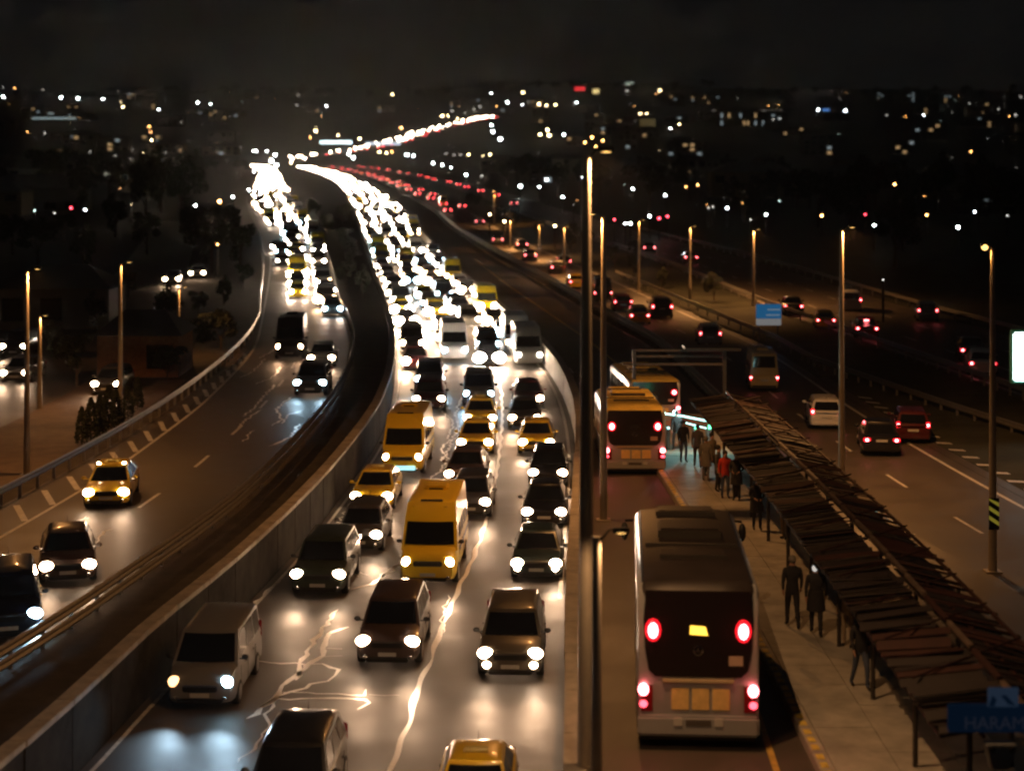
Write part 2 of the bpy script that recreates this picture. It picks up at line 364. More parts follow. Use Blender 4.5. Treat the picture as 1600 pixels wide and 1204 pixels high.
# ------------------------------------------------------------------ vehicles
def half_ring(y, w, zb, zt, crn):
    h = zt-zb
    p = [(0, zb), (.78*w, zb), (.93*w, zb+.04*h), (.99*w, zb+.18*h), (w, zb+.45*h), (.985*w, zb+.72*h), (.94*w, zt-.06*h), (.84*w, zt), (.5*w, zt+.75*crn), (0, zt+crn)]
    return [(a, y, z) for a, z in p]+[(-a, y, z) for a, z in p[-2:0:-1]]
def grid(fn, u0, u1, v0, v1, nu=6, nv=3):
    vs = [fn(u0+(u1-u0)*i/nu, v0+(v1-v0)*j/nv) for j in range(nv+1) for i in range(nu+1)]
    return vs, [(j*(nu+1)+i, j*(nu+1)+i+1, (j+1)*(nu+1)+i+1, (j+1)*(nu+1)+i) for j in range(nv) for i in range(nu)]
def lerp(a, b, t): return a+(b-a)*t
def make_car(p):
    """list of (name, mesh, material key, loc, children); front at -L/2 looking to -Y"""
    L, W, H = p['L'], p['W'], p['H']; hw_ = W/2; o = -L/2; parts = []
    S = p['body']
    lower = MB().loft([half_ring(o+y*L, w*hw_, zb, zt, c) for y, w, zb, zt, c in S])
    y0b, y1b, y0t, y1t, wb, wt, z0, z1 = p['cab']; y0b, y1b, y0t, y1t = [o+q*L for q in (y0b, y1b, y0t, y1t)]; wb *= hw_; wt *= hw_
    bow = p.get('bow', .10)
    def F(u, v, e=0): w_ = lerp(wb, wt, v); q = 2*u-1; return (q*w_, lerp(y0b, y0t, v)-bow*(1-q*q)*(1-.3*v)-e, lerp(z0, z1, v)+e*.4)
    def B(u, v, e=0): w_ = lerp(wb, wt, v); q = 2*u-1; return (q*w_, lerp(y1b, y1t, v)+bow*.6*(1-q*q)+e, lerp(z0, z1, v)+e*.2)
    def Sd(s, u, v, e=0): w_ = lerp(wb, wt, v)+e; return (s*w_, lerp(lerp(y0b, y0t, v), lerp(y1b, y1t, v), u), lerp(z0, z1, v))
    rings = []
    N = 6
    for v in (-.1, .5, 1):
        rings.append([F(i/N, v) for i in range(N+1)]+[Sd(1, u, v) for u in (.3, .7)]+[B(1-i/N, v) for i in range(N+1)]+[Sd(-1, u, v) for u in (.7, .3)])
    cy_ = (y0t+y1t)/2
    for k, dz in ((.93, .045), (.78, .080), (.5, H-z1+.025), (.2, H-z1+.045)):
        rings.append([(x*k, cy_+(y-cy_)*(k*.5+.5 if k > .9 else k*.6+.36), z1+dz) for x, y, z in rings[2]])
    lower.loft(rings, cap=True)
    parts.append(('body', lower.mesh('car_body', ang=32), 'paint', (0, 0, 0), []))
    g = lambda fn, a, b_, c, d, e=.012, n=6: (lambda vf: MB().add(*vf))(grid(lambda u, v: fn(u, v, e), a, b_, c, d, n))
    parts.append(('windshield', g(F, .05, .95, .06, .93).mesh('windshield'), 'glass', (0, 0, 0), []))
    parts.append(('rear_window', g(B, .08, .92, p.get('rwin', .12), .9).mesh('rear_window'), 'glass', (0, 0, 0), []))
    for s in (1, -1):
        for u0, u1 in p['swin']:
            parts.append(('side_window', g(lambda u, v, e: Sd(s, u, v, e), u0, u1, .1, .9, n=2).mesh('side_window'), 'glass', (0, 0, 0), []))
    R = p.get('wr', .32)
    tyre = MB().loft([[(x, r*math.cos(a), r*math.sin(a)) for a in [2*math.pi*k/20 for k in range(20)]] for x, r in ((-.11, R*.72), (-.11, R*.95), (-.08, R), (.08, R), (.11, R*.95), (.11, R*.72))]).mesh('tyre')
    rim = MB().loft([[(x, r*math.cos(a), r*math.sin(a)) for a in [2*math.pi*k/14 for k in range(14)]] for x, r in ((-.115, R*.66), (.115, R*.66))]).mesh('rim')
    for s in (1, -1):
        for yy in p.get('wy', (.19, .80)):
            parts.append(('wheel', tyre, 'rubber', (s*(hw_-.10), o+yy*L, R), [('rim', rim, 'alloy', (s*.004, 0, 0))]))
        mz = z0+.10
        my = y0b+.28
        parts.append(('wing_mirror', MB().ell((s*(hw_+.10), my, mz), (.10, .06, .075)).box(s*(hw_-.12), s*(hw_+.06), my-.02, my+.02, mz-.06, mz-.03).mesh('wing_mirror'), p.get('mir', 'paint'), (0, 0, 0), []))
        hx, hz = p['hl']; hrx, hrz = p.get('hs', (.22, .16))
        hy = o+p.get('hy', .10)
        parts.append(('headlight', MB().ell((s*hx*hw_, hy, hz), (hrx, .11, hrz), 12, 8).mesh('headlight'), 'head', (0, 0, 0), []))
        tx, tz = p['tl']; ty = -o-.04
        tw, th = p.get('ts', (.17, .09))
        parts.append(('tail_light', MB().box(s*tx*hw_-tw, s*tx*hw_+tw, ty-.10, ty+.045, tz-th, tz+th).mesh('tail_light', bevel=.03), 'tail', (0, 0, 0),
                      [('bulb', MB().ell((s*tx*hw_, ty+.045, tz), (.085, .03, .07)).mesh('bulb'), 'bulb', (0, 0, 0))]))
    gz = p.get('gz', .62)
    for s in (1, -1):
        for u in (p['swin'][0][0]+.02, p['swin'][1][0]-.02, p['swin'][1][1]+.02):
            yy_ = lerp(y0b, y1b, u)
            parts.append(('door_seam', MB().box(s*hw_-.006, s*hw_+.004, yy_-.006, yy_+.006, .34, z0-.14).mesh('door_seam', False), 'black', (0, 0, 0), []))
        for u in (p['swin'][0][1]-.05, p['swin'][1][1]-.05):
            yy_ = lerp(y0b, y1b, u)
            parts.append(('door_handle', MB().box(s*hw_-.02, s*hw_+.022, yy_-.16, yy_, z0-.20, z0-.17).mesh('door_handle', bevel=.008), 'chrome', (0, 0, 0), []))
        parts.append(('fog_light', MB().ell((s*.70*hw_, o+.012, .36), (.08, .03, .05)).mesh('fog_light'), 'chrome', (0, 0, 0), []))
    parts.append(('grille_bar', MB().box(-.46*hw_, .46*hw_, o-.045, o+.02, gz+.075, gz+.10).mesh('grille_bar', bevel=.008), 'chrome', (0, 0, 0), []))
    parts.append(('antenna', MB().tube([(0, y1t-.15, H), (0, y1t+.10, H+.16)], [.012, .005], 5).mesh('antenna'), 'black', (0, 0, 0), []))
    parts.append(('grille', MB().box(-.42*hw_*1.2, .42*hw_*1.2, o-.035, o+.1, gz-.09, gz+.09).mesh('grille', bevel=.03), 'black', (0, 0, 0), []))
    parts.append(('lower_intake', MB().box(-.66*hw_, .66*hw_, o-.03, o+.1, .22, .36).mesh('lower_intake', bevel=.03), 'black', (0, 0, 0), []))
    parts.append(('number_plate', bx(-.26, .26, o-.055, o-.03, .40, .51, .005), 'plate', (0, 0, 0), []))
    parts.append(('number_plate', bx(-.26, .26, -o+.035, -o+.06, p.get('rpz', .62), p.get('rpz', .62)+.11, .005), 'plate', (0, 0, 0), []))
    parts.append(('rear_bumper', MB().box(-.86*hw_, .86*hw_, -o-.1, -o+.045, .26, .46).mesh('rear_bumper', bevel=.04), 'paint' if not p.get('van') else 'black', (0, 0, 0), []))
    for k, (a0, a1) in enumerate(((-.5, -.02), (.05, .45))):
        parts.append(('wiper', MB().tube([F(.5+a0*.45, .05, .03), F(.5+a1*.6+.1, .10, .035)], .009, 4).mesh('wiper'), 'black', (0, 0, 0), []))
    for e in p.get('extra', []): parts.append(e)
    return dict(parts=parts, L=L, W=W, H=H, hl=p['hl'])
ROOF = lambda L: ()
SEDAN = dict(L=4.5, W=1.80, H=1.46, body=[(0, .62, .30, .52, .02), (.012, .80, .24, .60, .03), (.05, .93, .20, .70, .04), (.14, .985, .18, .80, .06), (.26, 1, .18, .90, .05), (.5, 1, .18, .93, .02), (.8, 1, .18, .96, .02), (.93, .97, .20, .97, .04), (.985, .90, .25, .90, .02), (1, .80, .32, .66, .01)],
             cab=(.25, .90, .42, .72, .90, .68, .90, 1.38), swin=[(.05, .46), (.50, .90)], hl=(.74, .66), tl=(.74, .78), rpz=.70)
HATCH = dict(L=4.05, W=1.74, H=1.52, body=[(0, .62, .30, .56, .02), (.012, .82, .24, .66, .03), (.05, .94, .20, .76, .04), (.14, .99, .18, .86, .06), (.24, 1, .18, .95, .04), (.5, 1, .18, .97, .02), (.8, 1, .18, .99, .02), (.95, .97, .20, .98, .02), (.99, .90, .25, .92, .0), (1, .84, .32, .70, .0)],
             cab=(.22, 1.0, .40, .90, .92, .72, .94, 1.44), swin=[(.05, .45), (.49, .88)], hl=(.74, .72), tl=(.80, .92), ts=(.11, .15), rpz=.62)
SUV = dict(L=4.5, W=1.86, H=1.72, body=[(0, .66, .36, .70, .02), (.012, .84, .28, .82, .03), (.05, .95, .25, .92, .05), (.14, .99, .24, 1.0, .06), (.24, 1, .24, 1.07, .04), (.5, 1, .24, 1.08, .02), (.85, 1, .24, 1.08, .02), (.97, .96, .26, 1.06, .0), (1, .86, .34, .85, .0)],
           cab=(.22, .99, .36, .90, .92, .76, 1.05, 1.63), swin=[(.05, .36), (.39, .67), (.70, .92)], hl=(.76, .80), tl=(.84, 1.02), ts=(.10, .20), wr=.36, gz=.72, rpz=.80, mir='black')
MPV = dict(L=4.4, W=1.86, H=1.88, body=[(0, .68, .30, .72, .02), (.012, .86, .24, .84, .03), (.05, .95, .22, .96, .05), (.12, .99, .2, 1.06, .05), (.2, 1, .2, 1.14, .03), (.5, 1, .2, 1.14, .0), (.97, 1, .2, 1.14, .0), (1, .94, .3, 1.1, .0)],
           cab=(.17, 1.0, .33, .975, .96, .82, 1.10, 1.80), swin=[(.06, .34), (.38, .66), (.70, .95)], hl=(.76, .78), hs=(.17, .16), tl=(.9, 1.1), ts=(.08, .24), gz=.62, rpz=.8, mir='black', bow=.13)
acu = [('roof_unit', MB().box(-.42, .42, .35, 1.35, 2.66, 2.86).mesh('roof_unit', bevel=.08), 'paint', (0, 0, 0), [('vent', bx(-.25, .25, .32, .36, 2.70, 2.80), 'black', (0, 0, 0))]),
       ('marker_lamp', MB().ell((-.55, -2.05, 2.60), (.07, .04, .035)).mesh('marker_lamp'), 'paint', (0, 0, 0), []), ('marker_lamp', MB().ell((.55, -2.05, 2.60), (.07, .04, .035)).mesh('marker_lamp'), 'paint', (0, 0, 0), []),
       ('side_stripe', bx(1.002, 1.012, -1.6, 2.9, 1.0, 1.12), 'black', (0, 0, 0), []), ('side_stripe', bx(-1.012, -1.002, -1.6, 2.9, 1.0, 1.12), 'black', (0, 0, 0), []),
       ('roof_slot', bx(-.38, .38, -1.42, -1.36, 2.66, 2.72), 'black', (0, 0, 0), [])]
VAN = dict(L=6.0, W=1.98, H=2.70, body=[(0, .70, .34, .80, .02), (.008, .86, .28, .96, .04), (.03, .95, .26, 1.08, .05), (.09, .99, .25, 1.22, .06), (.14, 1, .25, 1.32, .03), (.5, 1, .25, 1.34, .0), (.98, 1, .25, 1.34, .0), (1, .94, .34, 1.3, .0)],
           cab=(.125, 1.0, .27, .985, .98, .86, 1.28, 2.62), swin=[(.12, .26), (.30, .50), (.53, .73), (.76, .95)], hl=(.74, .86), hs=(.17, .17), tl=(.92, 1.0), ts=(.07, .24), gz=.82, van=True, wr=.36, wy=(.16, .76), rwin=.3, rpz=.75, mir='black', bow=.14, extra=acu)
protos = {}
for k, v in dict(sedan=SEDAN, hatch=HATCH, suv=SUV, mpv=MPV, van=VAN).items(): protos[k] = make_car(v)
# the high-roofed van: its glass covers only the lower part of the front
def vglass():
    pr = protos['van']; o = -3.0; hw_ = .99
    def F(u, v, e=.015): w_ = lerp(.97, .86*.99, v); q = 2*u-1; return (q*w_*.99, lerp(o+.75, o+1.62, v)-.14*(1-q*q)*(1-.3*v)-e, lerp(1.28, 2.62, v)+e*.4)
    m = MB().add(*grid(F, .05, .95, .04, .56)).mesh('windshield')
    out = []
    for q in pr['parts']:
        if q[0] == 'windshield': q = ('windshield', m)+q[2:]
        if q[0] == 'side_window':
            me = q[1]
            for vv in me.vertices: vv.co.z = 1.42+(vv.co.z-1.41)*.62; vv.co.x *= 1.012
        out.append(q)
    pr['parts'] = out
vglass()
KEY = dict(chrome=chrome, glass=glassm, rubber=rubber, alloy=alloy, black=blackp, plate=platem, tail=redl, bulb=bulb)
def paintm(name, c, metal=.0, rough=.32): return mat('paint_'+name, c, rough, metal=metal, coat=.6)
PC = dict(black=(.012, .012, .014), dark_grey=(.05, .05, .052), brown=(.07, .045, .035), teal=(.02, .035, .035), green=(.025, .035, .022), silver=(.20, .195, .19),
          white=(.62, .61, .59), red=(.25, .012, .012), blue=(.02, .035, .10), beige=(.10, .085, .06), taxi_yellow=(.75, .50, .02), navy=(.012, .016, .035), maroon=(.08, .012, .014), van_yellow=(.85, .60, .02), pale_yellow=(.55, .46, .22))
def inst(proto, loc, rz, ptm, headm, tail_on, label, cat, group=None, name='car', beam=None, skip=()):
    root = empty(name, loc, rz); tag(root, label, cat, group)
    for nm, me, key, l, ch in proto['parts']:
        if nm in skip: continue
        m = ptm if key == 'paint' else (headm if key == 'head' else KEY.get(key))
        if key == 'head' and not headm: m = chrome
        if key == 'tail' and not tail_on: m = redd
        c = ob(nm, me, m, root, l)
        for q in ch:
            if q[0] == 'bulb' and not tail_on: continue
            ob(q[0], q[1], KEY.get(q[2], ptm) if q[2] != 'paint' else ptm, c, q[3])
    if beam:
        L = proto['L']; hx, hz = proto['hl']
        for s in (1, -1):
            light('headlight_beam', 'SPOT', beam[0], beam[1], root, (s*hx*proto['W']/2, -L/2-.12, hz), (math.radians(90-beam[2] if len(beam) > 2 else 85), 0, math.pi), .09, 62, 1.0)
    return root
WARM, NEU, COOL = (1, .56, .31), (1, .62, .37), (.55, .80, 1)
HM = dict(w=(hw, WARM), n=(hn, NEU), b=(hb, COOL), o=(ho, (1, .5, .2)))
def heading(tab, Y, d=3): return math.atan2(interp(tab, Y+d)-interp(tab, Y-d), 2*d)
def car(kind, px, py, zf, tab, color, hl='n', label='', on=True, cat='car', group=None, name=None, recede=False, beam=True, dirx=None):
    P = at(px, py, zf); a = heading(tab, P.y) if dirx is None else dirx
    if recede: a = math.atan2(P.x, P.y)-.07
    pr = protos[kind]; L = pr['L']
    loc = P+Vector((math.sin(a), math.cos(a), 0))*L/2
    hm, hc = HM[hl]
    nm = name or {'sedan': 'sedan_car', 'hatch': 'hatchback_car', 'suv': 'suv', 'mpv': 'minivan', 'van': 'minibus'}[kind]
    return inst(pr, loc, -a+(math.pi if recede else 0), paintm(color, PC[color]), hm if not recede else None, recede, label, cat, group, nm,
                (HEAD_W*(1.3 if hl == 'b' else 1.0)*(.45 if tab is cLR else 1), hc, 2.5) if (beam and not recede) else None)

# near oncoming vehicles on the main carriageway
G1 = 'oncoming vehicles on the main carriageway'
NEAR = [('suv', 797, 1066, 'beige', 'n', 'olive beige off-road car with two pairs of lit lamps beside the parapet wall', 'car'),
 ('suv', 605, 1046, 'brown', 'n', 'dark brown car with a bright lamp beside its mirror, nearest in the middle lane', 'car'),
 ('sedan', 838, 910, 'teal', 'n', 'dark teal sedan with cool headlights following the olive off-road car', 'car'),
 ('van', 668, 918, 'van_yellow', 'n', 'large yellow high-roofed school minibus in the middle lane', 'minibus'),
 ('suv', 496, 935, 'green', 'n', 'dark green car with round headlights in the lane left of the yellow minibus', 'car'),
 ('hatch', 560, 866, 'dark_grey', 'n', 'dark grey hatchback just behind the dark green car', 'car'),
 ('sedan', 580, 800, 'taxi_yellow', 'n', 'yellow taxi behind the dark grey hatchback in the left lane', 'taxi'),
 ('sedan', 850, 826, 'black', 'n', 'black sedan directly behind the dark teal sedan', 'car'),
 ('hatch', 856, 764, 'black', 'w', 'small dark car between the black sedan and a yellow taxi beside the wall', 'car'),
 ('sedan', 838, 712, 'taxi_yellow', 'n', 'yellow taxi third behind the teal sedan in the lane by the wall', 'taxi'),
 ('van', 628, 744, 'van_yellow', 'w', 'second yellow minibus behind the left lane taxi with a glowing sign low on its bumper', 'minibus'),
 ('sedan', 725, 764, 'brown', 'w', 'brown sedan behind the large yellow minibus', 'car'),
 ('hatch', 733, 812, 'dark_grey', 'n', 'dark hatchback half hidden by the large yellow minibus', 'car'),
 ('sedan', 742, 712, 'taxi_yellow', 'n', 'yellow taxi with blazing headlights next to the lane line', 'taxi'),
 ('sedan', 750, 672, 'taxi_yellow', 'n', 'yellow taxi tucked behind another taxi in the middle lane', 'taxi'),
 ('suv', 670, 645, 'maroon', 'n', 'dark red car behind the second yellow minibus', 'car'),
 ('suv', 671, 612, 'black', 'b', 'black car with cool white headlights behind the dark red car', 'car'),
 ('sedan', 826, 640, 'maroon', 'n', 'dark sedan behind the taxi nearest the parapet wall', 'car'),
 ('mpv', 748, 636, 'silver', 'b', 'silver van with bluish headlights in the middle lane', 'van'),
 ('sedan', 820, 672, 'dark_grey', 'w', 'grey sedan between two cars in the lane along the wall', 'car'),
 ('mpv', 312, 1112, 'silver', 'b', 'white van with one orange and one bluish white headlight beside the retaining wall', 'van'),
 ('suv', 440, 1318, 'black', 'n', 'black car cut off by the bottom edge with a glossy roof', 'car'),
 ('sedan', 735, 1338, 'taxi_yellow', 'n', 'yellow taxi of which only the roof shows at the bottom edge', 'taxi')]
cars = []
for k, px, py, c, hl, lab, cat in NEAR:
    tb = cR
    o = car(k, px, py, zM, tb, c, hl, lab, cat=cat); cars.append((o.location.x, o.location.y))
    if cat == 'taxi':
        ob('roof_sign', bx(-.28, .28, -.1, .1, 1.45, 1.60, .03), mat('taxi_sign', (.5, .4, .1), .4), o)
    if 'olive' in lab:
        for s in (1, -1): ob('fog_lamp', MB().ell((s*.66, -2.24, .50), (.12, .06, .09)).mesh('fog_lamp'), hn, o)
        KK = o
    if 'orange and' in lab:
        for ch in o.children:
            if ch.name.startswith('headlight') and ch.type == 'MESH' and ch.data.vertices[0].co.x < 0:
                ch.material_slots[0].link = 'OBJECT'; ch.material_slots[0].material = ho
    if 'low on its bumper' in lab:
        ob('light_sign', bx(-.62, .62, -3.09, -3.05, .30, .50, .02), mat('cyan_sign', (.3, .5, .5), .4, emit=(.45, .85, .9), es=1.1, sample=False), o)
for o_, k in ((cars[1], 0),): pass
# left carriageway
o = car('sedan', 165, 796, zL, cLR, 'taxi_yellow', 'n', 'yellow taxi with lit marker lamps alone on the left carriageway', cat='taxi', dirx=math.radians(-6))
ob('roof_sign', bx(-.28, .28, -.1, .1, 1.45, 1.60, .03), mat('taxi_sign', (.5, .4, .1), .4), o)
for s in (1, -1): ob('marker_lamp', MB().ell((s*.5, -.28, 1.47), (.08, .05, .05)).mesh('marker_lamp'), hw, o)
car('sedan', 106, 916, zL, cLR, 'brown', 'n', 'dark sedan between the yellow taxi and the bluish-lit car on the left carriageway', dirx=math.radians(-14))
car('suv', 14, 1006, zL, cLR, 'navy', 'b', 'dark navy car with bluish headlights cut off by the left edge', dirx=math.radians(-16))
car('van', 452, 562, zL, cLR, 'black', 'w', 'black minibus with four warm lamps on the left carriageway', cat='minibus')
car('suv', 484, 620, zL, cLR, 'dark_grey', 'b', 'grey off-road car with big bluish headlights on the left carriageway')
car('sedan', 502, 575, zL, cLR, 'silver', 'n', 'silver sedan just behind the bluish-lit off-road car')

# right carriageway, driving away
RC = [('hatch', 1292, 672, 'white', 'white car with red lamps near a lamp post on the right carriageway', 'car'), ('sedan', 1378, 714, 'black', 'black car nearest the camera in the left lane of the right carriageway', 'car'),
 ('hatch', 1427, 694, 'maroon', 'dark red hatchback with bright tail lights beside the solid line', 'car'), ('van', 1195, 614, 'pale_yellow', 'pale yellow minibus driving away on the right carriageway', 'minibus'),
 ('hatch', 1110, 541, 'silver', 'silver car driving away ahead of the yellow minibus', 'car'), ('sedan', 1000, 508, 'taxi_yellow', 'orange lit taxi driving away beyond the bus stop', 'taxi'),
 ('suv', 1035, 498, 'black', 'black car with two separate red lamps ahead of the silver car', 'car'), ('hatch', 974, 488, 'red', 'red hatchback braking in the queue driving away', 'car'),
 ('van', 943, 472, 'black', 'dark van with four red lamps seen past the tall poles', 'van'), ('sedan', 902, 452, 'taxi_yellow', 'taxi with orange tail glow left of the dark van', 'taxi'),
 ('sedan', 872, 428, 'silver', 'silver sedan with tail lights far down the right carriageway', 'car'), ('sedan', 829, 408, 'red', 'red lit sedan below the thin lamp posts', 'car'),
 ('sedan', 816, 390, 'black', 'black sedan far down the right carriageway behind the thin posts', 'car'), ('sedan', 778, 382, 'dark_grey', 'grey sedan farthest of the loose group driving away', 'car'),
 ('hatch', 882, 420, 'black', 'small black car next to the silver sedan driving away', 'car'), ('sedan', 750, 352, 'black', 'distant black sedan left of the thin lamp posts', 'car')]
for k, px, py, c, lab, cat in RC:
    o = car(k, px, py, zRn, cRL, c, 'n', lab, cat=cat, recede=True)
    if k == 'van': o.scale = (.84,)*3
OC = [('sedan', 1240, 493, 'black', 'black car with two white-red lamps beside the blue road sign', 'car'), ('mpv', 1331, 487, 'white', 'white minibus driving away beside a lamp post on the outer road', 'minibus'),
 ('sedan', 1291, 515, 'taxi_yellow', 'yellow taxi between the white minibus and the braking car', 'taxi'), ('sedan', 1355, 530, 'red', 'car braking with three bright red lamps on the outer road', 'car'),
 ('hatch', 1450, 503, 'silver', 'silver hatchback by the guard posts on the outer road', 'car'), ('sedan', 1521, 566, 'black', 'dark car on the outer road beside the lit billboard', 'car'),
 ('sedan', 1536, 588, 'white', 'white car right behind the dark one near the lit billboard', 'car'), ('sedan', 1015, 396, 'black', 'distant car alone on the outer road above the tall pole', 'car'),
 ('sedan', 1080, 412, 'red', 'distant car with a red light trail-like bar on the outer road', 'car'), ('sedan', 803, 322, 'black', 'very distant car with red lamps right of the thin lamp posts', 'car')]
for k, px, py, c, lab, cat in OC:
    lab = lab.replace(' trail-like bar', '')
    o = car(k, px, py, zO, cOL, c, 'n', lab, cat=cat, recede=True)
    if 'white minibus' in lab: o.scale = (.9,)*3
    if 'braking with three' in lab: ob('brake_lamp', MB().ell((0, 1.45, 1.30), (.2, .05, .05)).mesh('brake_lamp'), bulb, o)

# distant traffic: one body with its pair of lamps each
def simple(kind, lamp=1.0):
    pr = protos[kind]; W = pr['W']; L = pr['L']
    d = {q[0]: q for q in pr['parts']}
    b = MB()
    parts = [('body', d['body'][1], 'paint', (0, 0, 0), []), ('windshield', d['windshield'][1], 'glass', (0, 0, 0), [])]; g = lamp
    hx, hz = pr['hl']
    for s in (1, -1): parts.append(('headlight', MB().ell((s*hx*W/2, -L/2+.06, hz), (.33*g, .16, .27*g), 8, 6).mesh('headlight'), 'head', (0, 0, 0), []))
    rear = [('body', d['body'][1], 'paint', (0, 0, 0), []), ('rear_window', d['rear_window'][1], 'glass', (0, 0, 0), [])]
    for s in (1, -1): rear.append(('tail_light', MB().ell((s*.74*W/2, L/2-.02, .85), (.20, .08, .13), 8, 6).mesh('tail_light'), 'tailfar', (0, 0, 0), []))
    return dict(parts=parts, L=L, W=W, hl=pr['hl']), dict(parts=rear, L=L, W=W, hl=pr['hl'])
SF, SR = {}, {}
for k in protos:
    SF[k], SR[k] = simple(k)
    SF[k+'_dim'] = simple(k, .62)[0]; SF[k+'_bright'] = simple(k, 1.35)[0]
KEY['tailfar'] = tfar
cols = ['black', 'dark_grey', 'silver', 'white', 'taxi_yellow', 'navy', 'maroon', 'brown']
far_stuff = MB(); far_red = MB()
def stream(road, tab0, tab1, fr, zf, Y0, Y1, gap, lanename, recede=False, lim=999, beamY=0, beamE=0, gk=.012):
    Y = Y0; n = 0
    while Y < Y1:
        X = interp(tab0, Y)*(1-fr)+interp(tab1, Y)*fr+R_.uniform(-.25, .25)*(1 if Y < 180 else min(4.2, (Y-60)/110))
        if all(abs(cx-X) > 1.95 or abs(cyy-Y) > 6.5 for cx, cyy in cars):
            cars.append((X, Y)); a = heading(tab0, Y, 8)
            if n < lim:
                k = R_.choice(['sedan', 'sedan', 'hatch', 'suv', 'mpv', 'van'] if Y < 500 else ['sedan', 'suv', 'mpv']); c = R_.choice(cols if k != 'van' else ['van_yellow', 'white', 'white'])
                pr = SR[k] if recede else SF[k+R_.choice(['', '_dim', '_dim', '_bright'])]
                kindword = dict(sedan='sedan', hatch='hatchback', suv='tall car', mpv='family van', van='minibus')[k]
                dist = 'nearer' if Y < 260 else 'distant' if Y < 600 else 'very distant'
                cw = c.replace('_', ' ').replace('van ', '').replace('taxi ', '')
                lab = f"{dist} {cw} {kindword} {'driving away' if recede else 'coming'} in the {lanename}"
                inst(pr, (X, Y+pr['L']/2, zf(Y)), -a+(math.pi if recede else 0), paintm(c, PC[c]), (R_.choice([hfar, hfarn, hfarn, hfo, hdim, hb]) if Y < 330 else R_.choice([hfar, hfarn])), recede, lab,
                     'taxi' if c == 'taxi_yellow' else 'minibus' if k == 'van' else 'car', f"{dist} {cw} {kindword}s in the {lanename}", {'sedan': 'sedan_car', 'hatch': 'hatchback_car', 'suv': 'suv', 'mpv': 'minivan', 'van': 'minibus'}[k],
                     (beamE, NEU, 2.0) if (beamY and Y < beamY) else None)
                n += 1
            else:
                qq = R_.choice([.5, .8, 1.1, 1.9])
                for s in (-.65, .65): (far_red if recede else far_stuff).ell((X+s, Y, zf(Y)+.8+R_.uniform(0, .5)), (.34*qq, .2, .30*qq) if not recede else (.24, .2, .2), 6, 4)
        Y += gap*R_.uniform(.85, 1.3)*(1+gk*max(0, Y-200)*.1)
for fr, nmn, l, st in ((.13, 'left main lane', 48, 122), (.38, 'second main lane', 48, 127), (.63, 'third main lane', 48, 124), (.88, 'wall-side main lane', 48, 124)):
    stream(main_road, cML, cR, fr, zM, st, 1550, 8.6, nmn, lim=l, beamY=230, beamE=HEAD_W*1.4)
for fr, nmn, l, st in ((.50, 'middle lane of the left carriageway', 34, 168), (.84, 'inner lane of the left carriageway', 34, 150), (.24, 'outer lane of the left carriageway', 22, 215)):
    stream(left_road, cLL, cLR, fr, zL, st, 1550, 9.5, nmn, lim=l, beamY=220, beamE=HEAD_W)
for fr, nmn, st in ((.25, 'left lane of the right carriageway', 400), (.75, 'right lane of the right carriageway', 430)):
    stream(right_road, cRL, cRR, fr, zRn, st, 1500, 40, nmn, True, lim=12)
stream(outer_road, cOL, cOR, .3, zO, 520, 1500, 34, 'outer right road', True, lim=10)
# far road climbing the hill
hroad = [(478,258),(472,250),(490,246),(520,243),(556,238),(590,231),(620,224),(660,211),(700,200),(735,192),(772,184)]
def athill(px, py, dz=0):
    lo, hi = 1300.0, 6000.0
    f = lambda Y: HC+(PY0-py)*Y/FPX-(zH((px-PX0)*Y/FPX, Y)+dz)
    if py > 252:
        return at(px, py, 1.2+dz)
    Y = 1570.0
    while Y < 6000 and f(Y) < 0 and py > 0:
        Y += 15
    Yp = 1570.0; 
    # first crossing from above the ground to below it
    Y = 400.0; prev = f(Y)
    while Y < 6000:
        cur = f(Y)
        if cur < 0: break
        Y += 20
    Y = min(Y, 5900)
    X = (px-PX0)*Y/FPX
    return Vector((X, Y, zH(X, Y)+dz if Y < 5800 else zH(X, Y)+dz))
hp = [athill(px, py, 0) for px, py in hroad]
b = MB(); vs = []; fine = []
for a, c in zip(hp, hp[1:]):
    n = max(1, int((c-a).length/25))
    for i in range(n):
        q = a.lerp(c, i/n); q.z = zH(q.x, q.y)+1.5; fine.append(q)
fine.append(hp[-1])
for i, q in enumerate(fine):
    d = fine[min(i+1, len(fine)-1)]-fine[max(i-1, 0)]; d.z = 0; d.normalize(); n_ = Vector((-d.y, d.x, 0))*16
    vs += [q+n_, q-n_]
b.add(vs, [(2*i, 2*i+1, 2*i+3, 2*i+2) for i in range(len(fine)-1)])
tag(ob('hill_road', b.mesh('hill_road', False), asph2), kind='structure')
for i, q in enumerate(fine):
    d = fine[min(i+1, len(fine)-1)]-fine[max(i-1, 0)]; d.z = 0; d.normalize(); n_ = Vector((-d.y, d.x, 0))
    for k in range(3):
        t = R_.random(); c = q+d*R_.uniform(-14, 14)
        if R_.random() < .85:
            p_ = c+n_*R_.uniform(-4, 14); far_stuff.ell((p_.x, p_.y, p_.z+1.4), (.9, .6, .75), 6, 4)
        if R_.random() < .3:
            p_ = c-n_*R_.uniform(6, 14); far_red.ell((p_.x, p_.y, p_.z+1.2), (.6, .5, .45), 6, 4)
tag(ob('distant_headlights', far_stuff.mesh('distant_headlights'), mat('headlamp_stream', (.8, .8, .8), .3, emit=(1, .74, .52), es=60, sample=False)), 'stream of far headlights flowing together down to the horizon', 'car lights', kind='stuff')
tag(ob('distant_tail_lights', far_red.mesh('distant_tail_lights'), tfar), 'far red tail lights merging on the climbing road', 'car lights', kind='stuff')

